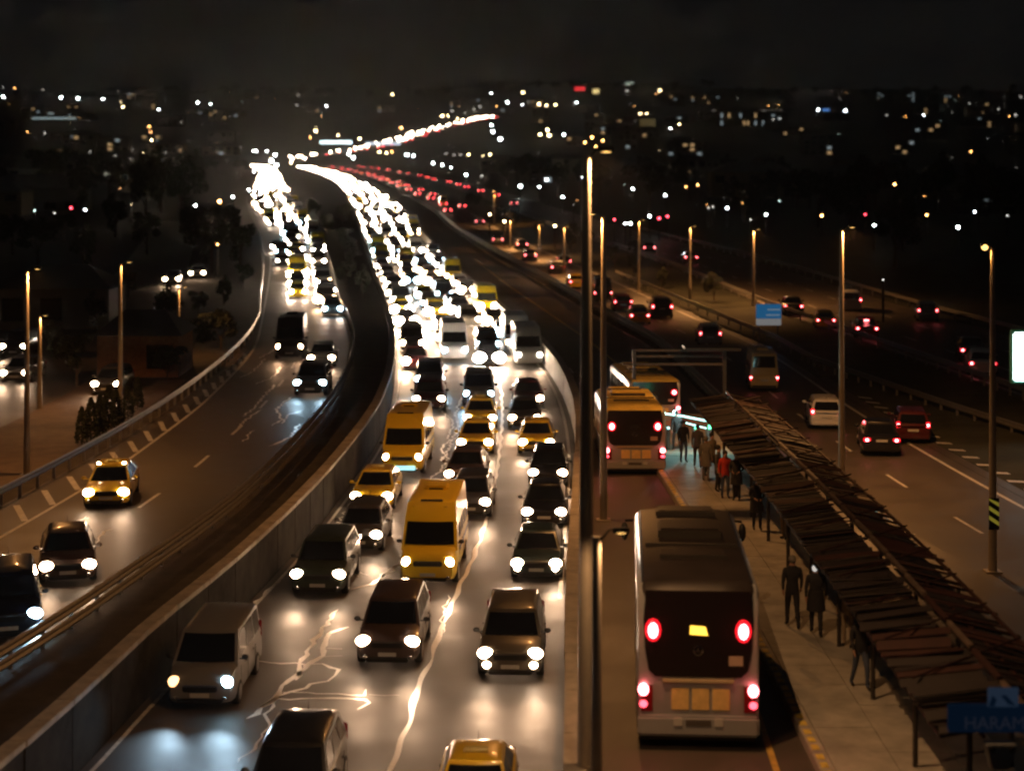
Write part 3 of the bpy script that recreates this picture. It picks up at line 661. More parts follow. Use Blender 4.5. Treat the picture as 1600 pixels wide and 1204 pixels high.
# ------------------------------------------------------------------ buses
yellow_amb = mat('amber_display', (.4, .25, .02), .4, emit=(1, .55, .06), es=2.6, sample=False)
busglass = mat('bus_glass', (.016, .010, .009), .12, spec=.7)
roofd = mat('bus_roof_unlit', (.022, .016, .014), .5, var=.3, vscale=1.2)  # same roof paint, darkened where no lamp light reaches it
roofl = mat('bus_roof_lamplit', (.85, .60, .12), .5, var=.2, vscale=1.5)  # same roof paint with the street lamp's yellow put into the colour
ventm = mat('vent_panel', (.85, .60, .22), .5, var=.15, vscale=8)
def bus(P, a, L, label, roofm, lit_display=True, zs=1.0, pitch=-1.0):
    """origin: rear bumper at road level; body runs away from the camera along local +Y"""
    root = empty('city_bus', P, -a); root.scale = (1.03, 1, zs); root.rotation_euler = (math.radians(pitch), 0, -a); tag(root, label, 'bus', 'city buses in the bus lane'); W2 = 1.27; H = 3.08
    def ring(y, w, zb, zt, r=.16):
        pts = []
        for cx, cz, a0 in ((w-r, zt-r, 0), (-(w-r), zt-r, 90), (-(w-.06), zb+.06, 180), (w-.06, zb+.06, 270)):
            rr = r if cz > 1.5 else .06
            for k in range(5): t = math.radians(a0+k*22.5); pts.append((cx+rr*math.cos(t), y, cz+rr*math.sin(t)))
        return pts
    secs = [ring(0, 1.20, .42, 2.2, .12), ring(.02, 1.23, .36, 2.55), ring(.10, 1.255, .34, 2.92), ring(.30, W2, .34, H), ring(L-.3, W2, .34, H), ring(L, 1.2, .4, H-.12)]
    ob('body', MB().loft(secs).mesh('bus_body', ang=30), whitep, root)
    ob('roof', MB().loft([[(x, y, z) for x, z in ((-w_, H-.01+dz), (-w_+.06, H+.05+dz), (-.5, H+.09+dz), (.5, H+.09+dz), (w_-.06, H+.05+dz), (w_, H-.01+dz))] for y, w_, dz in ((.03, 1.10, -.20), (.12, 1.15, -.10), (.36, 1.17, 0), (L-.4, 1.17, 0))]).mesh('bus_roof'), roofm, root)
    for k, (y0, y1, hh) in enumerate(((L*.52, L*.66, .20), (L*.84, L*.93, .12), (L*.26, L*.34, .07))):
        r_ = ob('roof_hatch', bx(-.72, .72, y0, y1, H+.085, H+.085+hh, .05), roofm, root)
        ob('rib', bx(-.74, .74, y0-.05, y0-.01, H+.087, H+.12+hh*.6), steeld, r_)
    ob('roof_seam', bx(-1.05, 1.05, L*.42, L*.42+.10, H+.02, H+.125), steeld, root)
    # rear black panel narrowing downwards
    out = [(-1.08, 2.98), (1.08, 2.98), (1.13, 2.45), (1.10, 1.9), (1.02, 1.50), (.88, 1.38), (-.88, 1.38), (-1.02, 1.50), (-1.10, 1.9), (-1.13, 2.45)]
    yy = lambda z: -.035+(.03 if z > 2.7 else 0)
    f = [(x, yy(z), z) for x, z in out]; g_ = [(x*.985, yy(z)+(.2 if z > 2.3 else .08), z) for x, z in out]
    b = MB().loft([g_, f], cap=True); pn = ob('rear_window', b.mesh('rear_window', ang=20), busglass, root)
    for s in (-1, 1):
        l = ob('upper_tail_light', MB().ell((s*.93, -.05, 2.25), (.17, .06, .22)).mesh('upper_tail_light'), redl, root)
        ob('bulb', MB().ell((s*.93, -.10, 2.25), (.105, .04, .15)).mesh('bulb'), bulb, l)
        light('lamp_glow', 'POINT', 2, (1, .05, .03), root, (s*.93, -.30, 2.25), size=.1)
        h = ob('tail_light', MB().box(s*1.06-.17, s*1.06+.17, -.035, .20, .68, 1.26).mesh('tail_light', bevel=.05), redd, root)
        ob('bulb', MB().ell((s*1.13, -.06, 1.14), (.11, .05, .12)).mesh('bulb'), bulb, h)
        ob('bulb', MB().ell((s*1.13, -.06, .87), (.085, .04, .07)).mesh('bulb'), mat('tail_bulb_small', (.5, .05, .05), .3, emit=(1, .07, .1), es=5, sample=False), h)
        light('lamp_glow', 'POINT', 1.2, (1, .04, .06), root, (s*1.15, -.28, 1.1), size=.1)
        ob('bumper_pad', bx(s*.42-.09, s*.42+.09, -.135, -.10, .48, .64, .01), platem, root)
    ob('route_display', MB().add([(-.17, -.055, 2.18), (.20, -.055, 2.16), (.15, -.055, 2.32), (-.16, -.055, 2.34), (-.17, -.03, 2.18), (.20, -.03, 2.16), (.15, -.03, 2.32), (-.16, -.03, 2.34)], [(0,1,2,3),(4,7,6,5),(0,4,5,1),(1,5,6,2),(2,6,7,3),(3,7,4,0)]).mesh('route_display', False), yellow_amb if lit_display else busglass, root)
    e = MB(); n = 18
    e.loft([[( .10*math.cos(t)+0, -.045, 1.88+.10*math.sin(t)) for t in [2*math.pi*k/n for k in range(n)]], [(.082*math.cos(t), -.05, 1.88+.082*math.sin(t)) for t in [2*math.pi*k/n for k in range(n)]]], cap=False)
    for k in range(3):
        t = math.pi/2+k*2*math.pi/3; e.tube([(0, -.05, 1.88), (.09*math.cos(t), -.05, 1.88+.09*math.sin(t))], [.016, .004], 4)
    ob('emblem', e.mesh('emblem'), chrome, root)
    ob('sticker', bx(.63, .92, -.042, -.028, 1.60, 1.78), mat('sticker_beige', (.45, .36, .27), .6), root)
    for k in range(3): ob('vent_panel', bx(-.55+k*.42, -.55+k*.42+.36, -.03, .03, -0+.76, 1.16, .012), ventm, root)
    ob('ledge', bx(-.74, .74, -.07, .02, 1.27, 1.34, .015), mat('ledge_yellowish', (.55, .45, .28), .4), root)
    ob('rear_bumper', bx(-1.25, 1.25, -.11, .12, .28, .66, .05), whitep, root)
    ob('number_plate', bx(-.26, .26, -.125, -.112, .49, .60), mat('plate_dark', (.10, .09, .08), .4), root)
    for nm, x in (('34', -.2), ('TN', 0), ('45', .2)): pass
    for s in (-1, 1):
        y = .7
        while y < L-1.0:
            ob('side_window', bx(s*1.262-.012, s*1.262+.022, y, min(y+1.45, L-.5), 1.35, 2.55, .01), glassm, root); y += 1.55
        for yy_ in (L*.22, L*.80):
            t = MB().loft([[(x, .48*math.cos(k*math.pi/10), .48*math.sin(k*math.pi/10)) for k in range(20)] for x in (-.14, .14)]).mesh('tyre'); wv = ob('wheel', t, rubber, root, (s*1.12, yy_, .48))
            ob('rim', MB().loft([[(x, .27*math.cos(k*math.pi/8), .27*math.sin(k*math.pi/8)) for k in range(16)] for x in (-.15, .15)]).mesh('rim'), alloy, wv)
        ob('wing_mirror', MB().ell((s*1.52, L+.12, 2.55), (.10, .08, .22)).tube([(s*1.15, L-.05, 2.85), (s*1.5, L+.1, 2.8)], .03, 6).mesh('wing_mirror'), blackp, root)
    ob('underbody_skirt', bx(-1.18, 1.18, .15, L-.3, .16, .36), blackp, root)  # black box closing the underside of the bus
    return root
B1 = at(1091, 1172, zB); B1.x -= 0
bus(B1, math.radians(3.6), 9.6, 'near articulated city bus with dark roof and four glowing red lamps at its rear', roofd, True, 1.13, -1.8)
B2 = at(992, 742, zB)
bus(B2, .005, 9.0, 'white city bus with yellow-lit roof stopped at the platform end', roofl, False, .90, -2.5)
B3 = Vector(((1024-PX0)*91/FPX, 91, zB(91)))
bus(B3, heading(cR, 120), 8.6, 'farther city bus with orange-lit roof beyond the stop', roofl, False, .72)
# white lit edge strips of the buses come from the headlights opposite

# ------------------------------------------------------------------ lamp posts
SOD = (1, .42, .12)
def lamp_post(base, h, label, arm=1.4, lc=None, ang=0, r0=.15, r1=.075, energy=SODIUM_W, lit=True, vis=False, group='tall street lamp posts', polem=None, double=False):
    arm = min(arm, .6)
    root = empty('lamp_post', base, ang); tag(root, label, 'lamp post', group)
    polem = polem or mat('pole_paint', (.42, .36, .28), .45, metal=.3, var=.1, vscale=3)
    ob('pole', MB().tube([(0, 0, 0), (0, 0, h*.5), (0, 0, h)], [r0, (r0+r1)/2, r1], 12).mesh('pole'), polem, root)
    ob('base_plate', bx(-r0*1.8, r0*1.8, -r0*1.8, r0*1.8, 0, .05, .01), polem, root)
    ob('hatch_door', bx(-.06, .06, -r0-.01, -r0+.03, .6, 1.1), polem, root)
    for s in ((1, -1) if double else (1,)):
        polem_, arm = steeld, arm*.75
        am = ob('arm', MB().tube([(0, 0, h-.15), (s*arm*.5, 0, h+.12), (s*arm, 0, h+.15)], [.03, .022, .022], 8).mesh('arm'), polem_, root)
        hd = ob('lamp_head', MB().box(s*arm-.20, s*arm+.20, -.09, .09, h+.07, h+.17).mesh('lamp_head', bevel=.05), steeld, root)
        ob('lens', MB().ell((s*arm, 0, h+(.07 if not vis else .05)), (.12, .06, .012 if not vis else .12)).mesh('lens'), mat('sodium_lens', (.6, .4, .2), .3, emit=(1, .55, .15), es=(3), sample=False), hd)
        if lit: light('lamp_light', 'SPOT', energy, lc or SOD, root, (s*arm, 0, h+.0), size=.06, cone=156, blend=.35)
    return root
def post_px(px, ytop, ybase, zf, label, **k):
    P = at(px, ybase, zf); s = (ybase-PY0)/(HC-P.z); ztop = HC-(ytop-PY0)/s
    return lamp_post(P, ztop-P.z, label, **k)
A = Vector((1.45, 35.0, zB(35)+.3))
lamp_post(A-Vector((0, 0, .6)), 14.9-A.z+.6, 'tallest golden lamp post rising from the parapet beside the near bus', arm=.55, r0=.19, r1=.08, lc=(1, .50, .20), energy=SODIUM_W*2.3, ang=.3)
Bp = Vector((3.15-.1, 64.0, 0)); Bp.x = (943-PX0)*64/FPX; Bp.z = zB(64)
lamp_post(Bp, HC-(338-PY0)*64/FPX-Bp.z, 'slimmer golden lamp post just behind the tallest one', arm=.55, r0=.14, r1=.08, energy=SODIUM_W*2.0, ang=math.pi)
Cp = Vector((1.56, 33.0, zB(33)))
lamp_post(Cp, HC-(838-PY0)*33/FPX-Cp.z, 'low lamp post with curved arm reaching over the near end of the bus lane', arm=.62, r0=.11, r1=.08, energy=SODIUM_W*.22, lc=(1, .55, .25))
post_px(42, 423, 742, zL, 'lamp post with a bright golden top at the left edge behind the hatching', energy=SODIUM_W*1.5, arm=1.0)
post_px(188, 412, 668, zL, 'lamp post behind the dark cypress shrubs on the left', energy=SODIUM_W*.5, arm=1.0)
post_px(279, 450, 560, C0(.9), 'faint lamp post farther along the left carriageway', energy=SODIUM_W*.4, lit=True, arm=.9)
for px, yt, yb, e, lab in ((998, 345, 456, 1.6, 'lamp post right of the two tall golden ones'), (1078, 355, 470, 2.0, 'lamp post above the queue driving away'), (1177, 360, 484, 3.2, 'lamp post standing just left of the blue road sign'),
                      (881, 355, 428, 1.6, 'thin lamp post left of the tallest golden one'), (842, 352, 402, 1.6, 'thin lamp post second left of the tallest golden one'), (797, 345, 386, 1.6, 'short looking far lamp post of the pair by the yellow lamps'), (772, 303, 352, 1.6, 'farthest golden lamp post above the red tail lights')):
    post_px(px, yt, yb, zRn, lab, energy=SODIUM_W*e, arm=.8)
P = Vector(((1315-PX0)*77/FPX, 77, zRn(77))); lamp_post(P, HC-(358-PY0)*77/FPX-P.z, 'lamp post at the guard rail behind the white car', energy=SODIUM_W*3.6, ang=0, arm=1.2)
P = Vector(((1551-PX0)*60/FPX, 60, zRn(60))); lamp_post(P, HC-(388-PY0)*60/FPX-P.z, 'lamp post carrying a black and yellow hazard board at the right', energy=SODIUM_W*1.3, arm=.35, ang=math.pi, vis=True)
# hazard board
hb_ = empty('hazard_board', (P.x, P.y-.16, P.z+1.45)); tag(hb_, 'black and yellow striped hazard board strapped to the right lamp post', 'hazard board')
ob('board', bx(-.17, .17, -.015, .015, 0, 1.05), mat('board_black', (.01, .01, .01), .5), hb_)
for k in range(3):
    z0 = .12+k*.32
    ob('stripe', MB().add([(-.165, -.022, z0+.22), (.165, -.022, z0), (.165, -.022, z0+.14), (-.165, -.022, z0+.36 if k < 2 else z0+.28), (-.165, -.016, z0+.22), (.165, -.016, z0), (.165, -.016, z0+.14), (-.165, -.016, z0+.36 if k < 2 else z0+.28)],
       [(0,1,2,3),(4,7,6,5),(0,4,5,1),(1,5,6,2),(2,6,7,3),(3,7,4,0)]).mesh('stripe', False), mat('glowing_yellow', (.9, .8, .10), .4, emit=(.9, .85, .1), es=.12), hb_)  # stripes shine by weak emission added to their yellow

# ------------------------------------------------------------------ platform
plat = mat('platform_paving', (.40, .38, .33), .6, var=.3, vscale=1.2, bump=.2)
pl = empty('station_platform', (7.8, 34, 2.3)); tag(pl, 'long paved bus platform with yellow edge strip', 'platform')
zP = lambda Y: zB(Y)+.22
xPL = lambda Y: 6.25 if Y < 60 else 6.25-.012*(Y-60)
xPR = lambda Y: 10.2 if Y < 60 else 10.2-.02*(Y-60)
Y = 31.0; k = 0
while Y < 92:
    Y2 = Y+1.6
    for xa, xb in ((0.32, 1.6), (1.62, 2.9), (2.92, 3.95)):
        z0, z1 = zP(Y), zP(Y2); g = R_.uniform(-.006, .006)
        b = MB().add([(xPL(Y)+xa-7.8, Y-34, z0-.5-2.3), (xPL(Y)+xb-7.8, Y-34, z0-.5-2.3), (xPL(Y2)+xb-7.8, Y2-.015-34, z1-.5-2.3), (xPL(Y2)+xa-7.8, Y2-.015-34, z1-.5-2.3),
                      (xPL(Y)+xa-7.8, Y-34, z0+g-2.3), (xPL(Y)+xb-7.8, Y-34, z0+g-2.3), (xPL(Y2)+xb-7.8, Y2-.015-34, z1+g-2.3), (xPL(Y2)+xa-7.8, Y2-.015-34, z1+g-2.3)],
                     [(0,3,2,1),(4,5,6,7),(0,1,5,4),(1,2,6,5),(2,3,7,6),(3,0,4,7)])
        ob('paving_slab', b.mesh('paving_slab', False), plat, pl)
    b = MB().add([(xPL(Y)-7.8, Y-34, z0-.5-2.3), (xPL(Y)+.30-7.8, Y-34, z0-.5-2.3), (xPL(Y2)+.30-7.8, Y2-.02-34, z1-.5-2.3), (xPL(Y2)-7.8, Y2-.02-34, z1-.5-2.3),
                  (xPL(Y)-7.8, Y-34, z0+.01-2.3), (xPL(Y)+.30-7.8, Y-34, z0+.01-2.3), (xPL(Y2)+.30-7.8, Y2-.02-34, z1+.01-2.3), (xPL(Y2)-7.8, Y2-.02-34, z1+.01-2.3)],
                 [(0,3,2,1),(4,5,6,7),(0,1,5,4),(1,2,6,5),(2,3,7,6),(3,0,4,7)])
    ob('kerb_stone', b.mesh('kerb_stone', True, bevel=.012), conc, pl)
    for q in range(3):
        yy_ = Y+.1+q*.5
        ob('yellow_block', bx(xPL(yy_)+.04-7.8, xPL(yy_)+.20-7.8, yy_-34, yy_+.30-34, zP(yy_)+.006-2.3, zP(yy_)+.024-2.3), mat('tactile_yellow', (.80, .60, .12), .5, var=.4, vscale=6), pl)
    Y = Y2
# canopy with slats
cn = empty('platform_canopy', (8.6, 34, 2.3)); tag(cn, 'long dark slatted canopy running along the bus platform', 'canopy')
slatm = mat('canopy_slat', (.014, .009, .010), .7, var=.35, vscale=2); slatr = mat('canopy_slat_rust', (.034, .010, .008), .75, var=.35, vscale=2)
paleb = mat('canopy_ridge', (.12, .09, .07), .5, var=.5, vscale=3); shade = mat('canopy_sheet', (.012, .008, .008), .8, var=.3, vscale=1.5)
xc = lambda Y: 7.5+.010*(Y-40)
zc = lambda Y: zP(Y)+2.55
slat_a = bx(0, 1.55, -.075, .075, -.012, .012, name='slat'); slat_b = bx(0, 1.45, -.05, .05, -.012, .012, name='slat')
for j, (x0, x1, dz0, dz1) in enumerate(((0, 1.45, -.12, .10), (1.62, 3.0, .10, -.25))):
    Y = 31.0
    while Y < 79:
        Y2 = Y+2.95; g = R_.uniform(-.04, .03)-.04; e = R_.uniform(-.18, .22) if j else 0
        b = MB().add([(xc(Y)+x0-8.6, Y-34, zc(Y)+dz0+g-2.3), (xc(Y)+x1+e-8.6, Y-34, zc(Y)+dz1+g-2.3), (xc(Y2)+x1+e-8.6, Y2-34, zc(Y2)+dz1+g-2.3), (xc(Y2)+x0-8.6, Y2-34, zc(Y2)+dz0+g-2.3)]+
                     [(xc(Y)+x0-8.6, Y-34, zc(Y)+dz0+g-2.34), (xc(Y)+x1+e-8.6, Y-34, zc(Y)+dz1+g-2.34), (xc(Y2)+x1+e-8.6, Y2-34, zc(Y2)+dz1+g-2.34), (xc(Y2)+x0-8.6, Y2-34, zc(Y2)+dz0+g-2.34)],
                     [(0,1,2,3),(4,7,6,5),(0,4,5,1),(1,5,6,2),(2,6,7,3),(3,7,4,0)])
        ob('roof_sheet', b.mesh('roof_sheet', False), shade, cn)
        Y += 3.0
Y = 31.0; k = 0
while Y < 79 and k < 296:
    dz = R_.uniform(.02, .09)
    ob('slat', slat_a, R_.choice([slatm, slatm, slatr]), cn, (xc(Y)-8.64+R_.uniform(-.12, .04), Y-34, zc(Y)-2.3-.10+dz), (R_.uniform(-.5, .5), -.14+R_.uniform(-.03, .03), R_.uniform(-.10, .10)))
    ob('slat', slat_b, R_.choice([slatm, slatr, slatr]), cn, (xc(Y)-8.6+1.63, Y-34+.1, zc(Y)-2.3+.12+dz), (R_.uniform(-.5, .5), .20+R_.uniform(-.04, .04), R_.uniform(-.14, .14)))
    for o__ in cn.children[-2:]: o__.scale = (R_.uniform(.88, 1.06), R_.uniform(.8, 1.9), 1); o__.rotation_euler.z = R_.gauss(-.12, .09)
    Y += .40; k += 2
for xx in (.02, .75, 1.5, 2.2, 2.95):
    Y = 31.0
    while Y < 78:
        ob('purlin', bx(-.035, .035, 0, 3.9, -.05, .02, .008, name='purlin'), slatr if xx != .02 else slatm, cn, (xc(Y)+xx-8.6, Y-34, zc(Y)-.13+(.08 if xx > 1 else 0)-2.3), (math.atan2(zc(Y+4)-zc(Y), 4), 0, -.01)); Y += 4.0
Y = 31.0
while Y < 76:
    ob('brace_rod', MB().tube([(0, 0, 0), (2.6, 2.0, .22)], .022, 5).mesh('brace_rod'), slatr, cn, (xc(Y)-8.5, Y-34, zc(Y)-2.3+.08)); Y += 2.7
Y = 31.0
while Y < 78:
    ob('ridge_beam', bx(-.05, .05, 0, 1.9, 0, .09, .01), R_.choice([paleb, paleb, slatr]), cn, (xc(Y)+1.585-8.6, Y-34, zc(Y)+.19-2.3), (math.atan2(zc(Y+1.9)-zc(Y), 1.9), 0, 0)); Y += 2.1
Y = 32.0
while Y < 79:
    for xx, m_ in ((.75, steeld), (2.7, steeld)):
        ob('post', MB().tube([(0, 0, 0), (0, 0, 2.55)], .055, 8).mesh('post'), m_, cn, (xc(Y)+xx-8.6, Y-34, zP(Y)-2.3))
    Y += 4.5
# ticket gates lit cyan-green at the platform end
gx = at(1075, 700, zP); gt = empty('ticket_gate', gx); tag(gt, 'row of ticket gates glowing cyan and green at the far platform end', 'ticket gate')
cy1 = mat('gate_strip_light', (.5, .8, .8), .4, emit=(.5, 1, .95), es=2.4, sample=False); grl = mat('gate_green_light', (.1, .8, .4), .4, emit=(.12, 1, .45), es=5, sample=False)
for k in range(4):
    c = ob('gate_cabinet', bx(-1.0+k*.62, -.86+k*.62, -.6, .6, 0, .95, .03), steel, gt)
    ob('card_reader', bx(-.98+k*.62, -.88+k*.62, -.55, -.3, .955, 1.02, .01), grl if k > 1 else cy1, c)
ob('frame_light', MB().tube([(-1.1, .2, 1.55), (-.2, 0, 1.45), (.9, -.2, 1.25)], .04, 6).mesh('frame_light'), cy1, gt)
ob('frame_light', MB().tube([(-.1, .0, 1.15), (.8, -.3, .95)], .03, 6).mesh('frame_light'), cy1, gt)
ob('lamp', MB().ell((-.55, .1, 1.62), (.13, .10, .10)).mesh('lamp'), mat('gate_lamp', (.5, .8, .8), .4, emit=(.6, 1, 1), es=7, sample=False), gt)
ob('lamp', MB().ell((1.0, -.25, 1.12), (.13, .10, .12)).mesh('lamp'), grl, gt)
for xx in (-1.1, 1.0): ob('post', MB().tube([(xx, 0, 0), (xx, 0, 1.6)], .04, 6).mesh('post'), steel, gt)
light('gate_light', 'POINT', 130, (.55, 1, .95), gt, (0, -1.2, 1.9), size=.2)
# footbridge frame across behind the stop
fb = empty('platform_gantry', at(1100, 690, zP)+Vector((-.4, 8, 0))); tag(fb, 'beam frame crossing over the far end of the platform', 'gantry')
for z in (2.6, 3.0, 3.3): ob('beam', bx(-2.4, 2.4, -.08, .08, z, z+.12, .01), mat('gantry_beam', (.09, .07, .05), .5, var=.2, vscale=3), fb)
for xx in (-2.3, 2.3): ob('post', bx(xx-.09, xx+.09, -.09, .09, 0, 3.4, .01), steeld, fb)
ob('roof_panel', bx(.2, 3.0, -1.2, .6, 3.45, 3.6, .02), blackp, fb)

# ------------------------------------------------------------------ people
def skin_person(pose, seed):
    """one continuous body; returns a mesh with material slots jacket, trousers, skin, shoes"""
    ph = pose
    J = {}; E = []; Rr = {}
    def j(n, p, r, par=None):
        J[n] = Vector(p); Rr[n] = r if isinstance(r, tuple) else (r, r)
        if par: E.append((par, n))
    st = .16 if ph == 'walk' else .03
    j('pel', (0, 0, .96), (.15, .12)); j('sp', (0, 0, 1.15), (.145, .11), 'pel'); j('ch', (0, 0, 1.36), (.175, .125), 'sp'); j('nk', (0, -.01, 1.52), .06, 'ch')
    j('hd', (0, -.02, 1.62), (.085, .10), 'nk'); j('ht', (0, -.01, 1.74), (.075, .09), 'hd')
    j('nose', (0, -.115, 1.635), .018, 'hd')
    for s in (1, -1):
        n = str(s); f = st*s
        j('hp'+n, (s*.095, 0, .90), .105, 'pel'); j('kn'+n, (s*.10, -f*.8-.02, .50), .068, 'hp'+n); j('an'+n, (s*.105, -f*1.1+.03+(.12 if f < -.1 else 0), .09), .048, 'kn'+n)
        j('toe'+n, (s*.12, -f*1.1-.13+(.12 if f < -.1 else 0), .045), .042, 'an'+n)
        j('sh'+n, (s*.19, 0, 1.44), .075, 'ch')
        if ph == 'phone' and s == 1: ex, hx = (s*.25, .0, 1.18), (s*.14, -.24, 1.26)
        elif ph == 'hold': ex, hx = (s*.27, .02, 1.18), (s*.13, -.20, 1.10)
        else: ex, hx = (s*.26, .02+f*.3, 1.17), (s*.27, -.03+f*.9, .94)
        ex = (ex[0]*.93, ex[1], ex[2]); hx = (hx[0]*.9, hx[1], hx[2]); j('el'+n, ex, .05, 'sh'+n); j('wr'+n, hx, .033, 'el'+n)
        d = (Vector(hx)-Vector(ex)).normalized(); side = d.cross(Vector((1, 0, 0))).normalized()
        pl_ = Vector(hx)+d*.06; j('pm'+n, pl_, (.032, .018), 'wr'+n)
        for q in range(4):
            o_ = side*(.028*(q-1.5)*.8); t_ = pl_+d*(.075-.008*abs(q-1.3))+o_*1.3+Vector((-s*.012, 0, 0)); j(f'f{q}'+n, t_, .009, 'pm'+n)
        j('th'+n, Vector(hx)+d*.06+side*(-.045)+Vector((-s*.02, 0, 0)), .010, 'pm'+n)
    names = list(J); me = bpy.data.meshes.new('skel'); me.from_pydata([J[n] for n in names], [(names.index(a), names.index(c)) for a, c in E], [])
    o = bpy.data.objects.new('skel', me); col.objects.link(o)
    o.modifiers.new('s', 'SKIN'); sd = o.modifiers.new('u', 'SUBSURF'); sd.levels = 1
    for i, n in enumerate(names): me.skin_vertices[0].data[i].radius = Rr[n]; me.skin_vertices[0].data[i].use_root = (n == 'pel')
    dg = bpy.context.evaluated_depsgraph_get(); m2 = bpy.data.meshes.new_from_object(o.evaluated_get(dg)); bpy.data.objects.remove(o)
    m2.name = 'person_body'; m2.materials.clear()
    for mm in ('j', 't', 's', 'h'): m2.materials.append(skinm)
    for p in m2.polygons:
        c = p.center; k = 0
        hand = any((c-J[q+s]).length < .09 for q in ('pm', 'f1', 'f2') for s in ('1', '-1'))
        if c.z > 1.55 or hand: k = 2
        elif c.z < .10: k = 3
        elif c.z < .86 and abs(c.x) < .22: k = 1
        p.material_index = k; p.use_smooth = True
    return m2
skinm = mat('skin', (.35, .20, .14), .55)
PB = {k: skin_person(k, 1) for k in ('stand', 'walk', 'phone', 'hold')}
hairm = MB().ell((0, .012, 1.715), (.098, .118, .105), 12, 8).mesh('hair'); hoodm = MB().ell((0, .02, 1.66), (.115, .13, .15), 12, 8).mesh('hood')
skirt = MB().loft([[(r*math.cos(t), r*.75*math.sin(t), z) for t in [2*math.pi*k/16 for k in range(16)]] for z, r in ((.62, .235), (.8, .225), (1.0, .20), (1.12, .185))]).mesh('coat_hem')
bagm = MB().box(-.17, .17, .12, .27, 1.0, 1.42).mesh('backpack', bevel=.05)
def person(px, py, pose, face, jacket, trousers, label, extra=(), h=1.0, hair=(.015, .012, .01), dx=0):
    P = at(px, py, zP); root = empty('person', P+Vector((dx, 0, 0)), face); tag(root, label, 'person'); root.scale = (h, h, h)
    bo = ob('body', PB[pose], None, root)
    for i, m in enumerate((jacket, trousers, skinm, mat('shoe_dark', (.02, .02, .02), .5))):
        bo.material_slots[i].link = 'OBJECT'; bo.material_slots[i].material = m
    ob('hair', hairm, mat('hair_%d' % int(hair[0]*1000), hair, .6), root)
    if 'coat' in extra: ob('coat_hem', skirt, jacket, root)
    if 'bag' in extra: ob('backpack', bagm, mat('bag_dark', (.03, .03, .035), .6), root)
    if 'phone' in extra:
        ob('glowing_phone', bx(.10, .17, -.33, -.31, 1.27, 1.42), mat('phone_screen', (.5, .5, .5), .3, emit=(1, 1, .95), es=3, sample=False), root)
    return root
cl = lambda n, c: mat('cloth_'+n, c, .85, var=.15, vscale=14)
dk = cl('black', (.020, .020, .024)); dg_ = cl('charcoal', (.09, .09, .10)); rd = cl('red', (.55, .04, .02)); gy = cl('grey', (.16, .15, .14)); jn = cl('denim', (.06, .08, .13)); bg_ = cl('beige', (.30, .24, .17)); wn = cl('wine', (.10, .02, .025)); wh = cl('offwhite', (.45, .43, .4))
person(1238, 980, 'walk', math.pi, dk, dk, 'broad person in black jacket with pale cap walking away beside the canopy', h=1.06, hair=(.20, .19, .16))
person(1275, 992, 'walk', math.pi-.15, dk, dk, 'person in long black coat with a bright white patch on the head', ('coat',), h=1.05)
person(1345, 1076, 'walk', .2, dk, jn, 'person in dark trousers whose upper body is hidden by the canopy')
person(1183, 828, 'hold', .1, dk, dk, 'person in open dark coat over pink top walking alone on the platform', ('coat',))
person(1068, 722, 'stand', .3, dk, jn, 'person in black standing by the lit ticket gates', ('bag',))
person(1090, 730, 'walk', math.pi, dg_, dk, 'person in charcoal jacket walking toward the ticket gates')
person(1103, 752, 'stand', math.pi-.4, gy, gy, 'person in grey coat waiting near the platform middle', ('coat',), hair=(.2, .18, .15))
person(1133, 778, 'stand', .2, rd, jn, 'person in red jacket with white shoes standing in the group')
person(1122, 768, 'stand', 1.2, dg_, dk, 'person in dark jacket to the left of the red jacket')
person(1151, 782, 'hold', -.3, dk, dk, 'person in black coat to the right of the red jacket', ('coat',))
person(1057, 704, 'walk', math.pi+.2, dk, dg_, 'person at the far end close to the bus rear')
person(1112, 745, 'walk', .6, bg_, dk, 'person in beige jacket partly behind the grey coat')
person(1212, 842, 'stand', -.8, bg_, bg_, 'person in pale clothes half hidden under the canopy edge', dx=.3)
person(1309, 1010, 'stand', -.5, bg_, bg_, 'person in light trousers mostly hidden under the canopy edge', dx=.25)
wp = at(1283, 992, zP)
ob('white_headcover', MB().ell((0.03, .07, 1.68), (.07, .06, .09)).mesh('headcover'), mat('white_cloth_glow', (.8, .8, .78), .6, emit=(1, 1, .95), es=.5), [o for o in bpy.data.objects if o.get('label', '').endswith('patch on the head')][0])  # cloth brightened by its own emission

# ------------------------------------------------------------------ signs
s_ = at(1200, 560, C0(1.0)); s_ = Vector(((1201-PX0)*132/FPX, 132, 1.0)); rs = empty('road_sign', s_); tag(rs, 'blue direction sign with a white strip below beside the right carriageway', 'road sign')
zc1 = HC-(475-PY0)*132/FPX-1; zc0 = HC-(508-PY0)*132/FPX-1
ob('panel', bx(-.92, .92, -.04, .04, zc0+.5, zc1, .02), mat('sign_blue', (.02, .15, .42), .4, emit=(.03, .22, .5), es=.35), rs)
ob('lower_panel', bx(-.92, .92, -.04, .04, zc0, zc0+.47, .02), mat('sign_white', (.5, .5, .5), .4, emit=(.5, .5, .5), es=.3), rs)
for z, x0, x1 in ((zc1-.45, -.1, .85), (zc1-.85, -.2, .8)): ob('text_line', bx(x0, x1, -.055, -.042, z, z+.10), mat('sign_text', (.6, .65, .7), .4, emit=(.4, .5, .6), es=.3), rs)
for x in (-.7, .7): ob('post', bx(x-.05, x+.05, .05, .13, 0, zc1-.1), steel, rs)
Pb = Vector((25.0, 86, 1.0)); bb = empty('billboard', Pb); tag(bb, 'glowing white advertising board at the right edge', 'billboard')
z0, z1 = HC-(596-PY0)*86/FPX-1, HC-(519-PY0)*86/FPX-1
x0 = (1583-PX0)*86/FPX-25
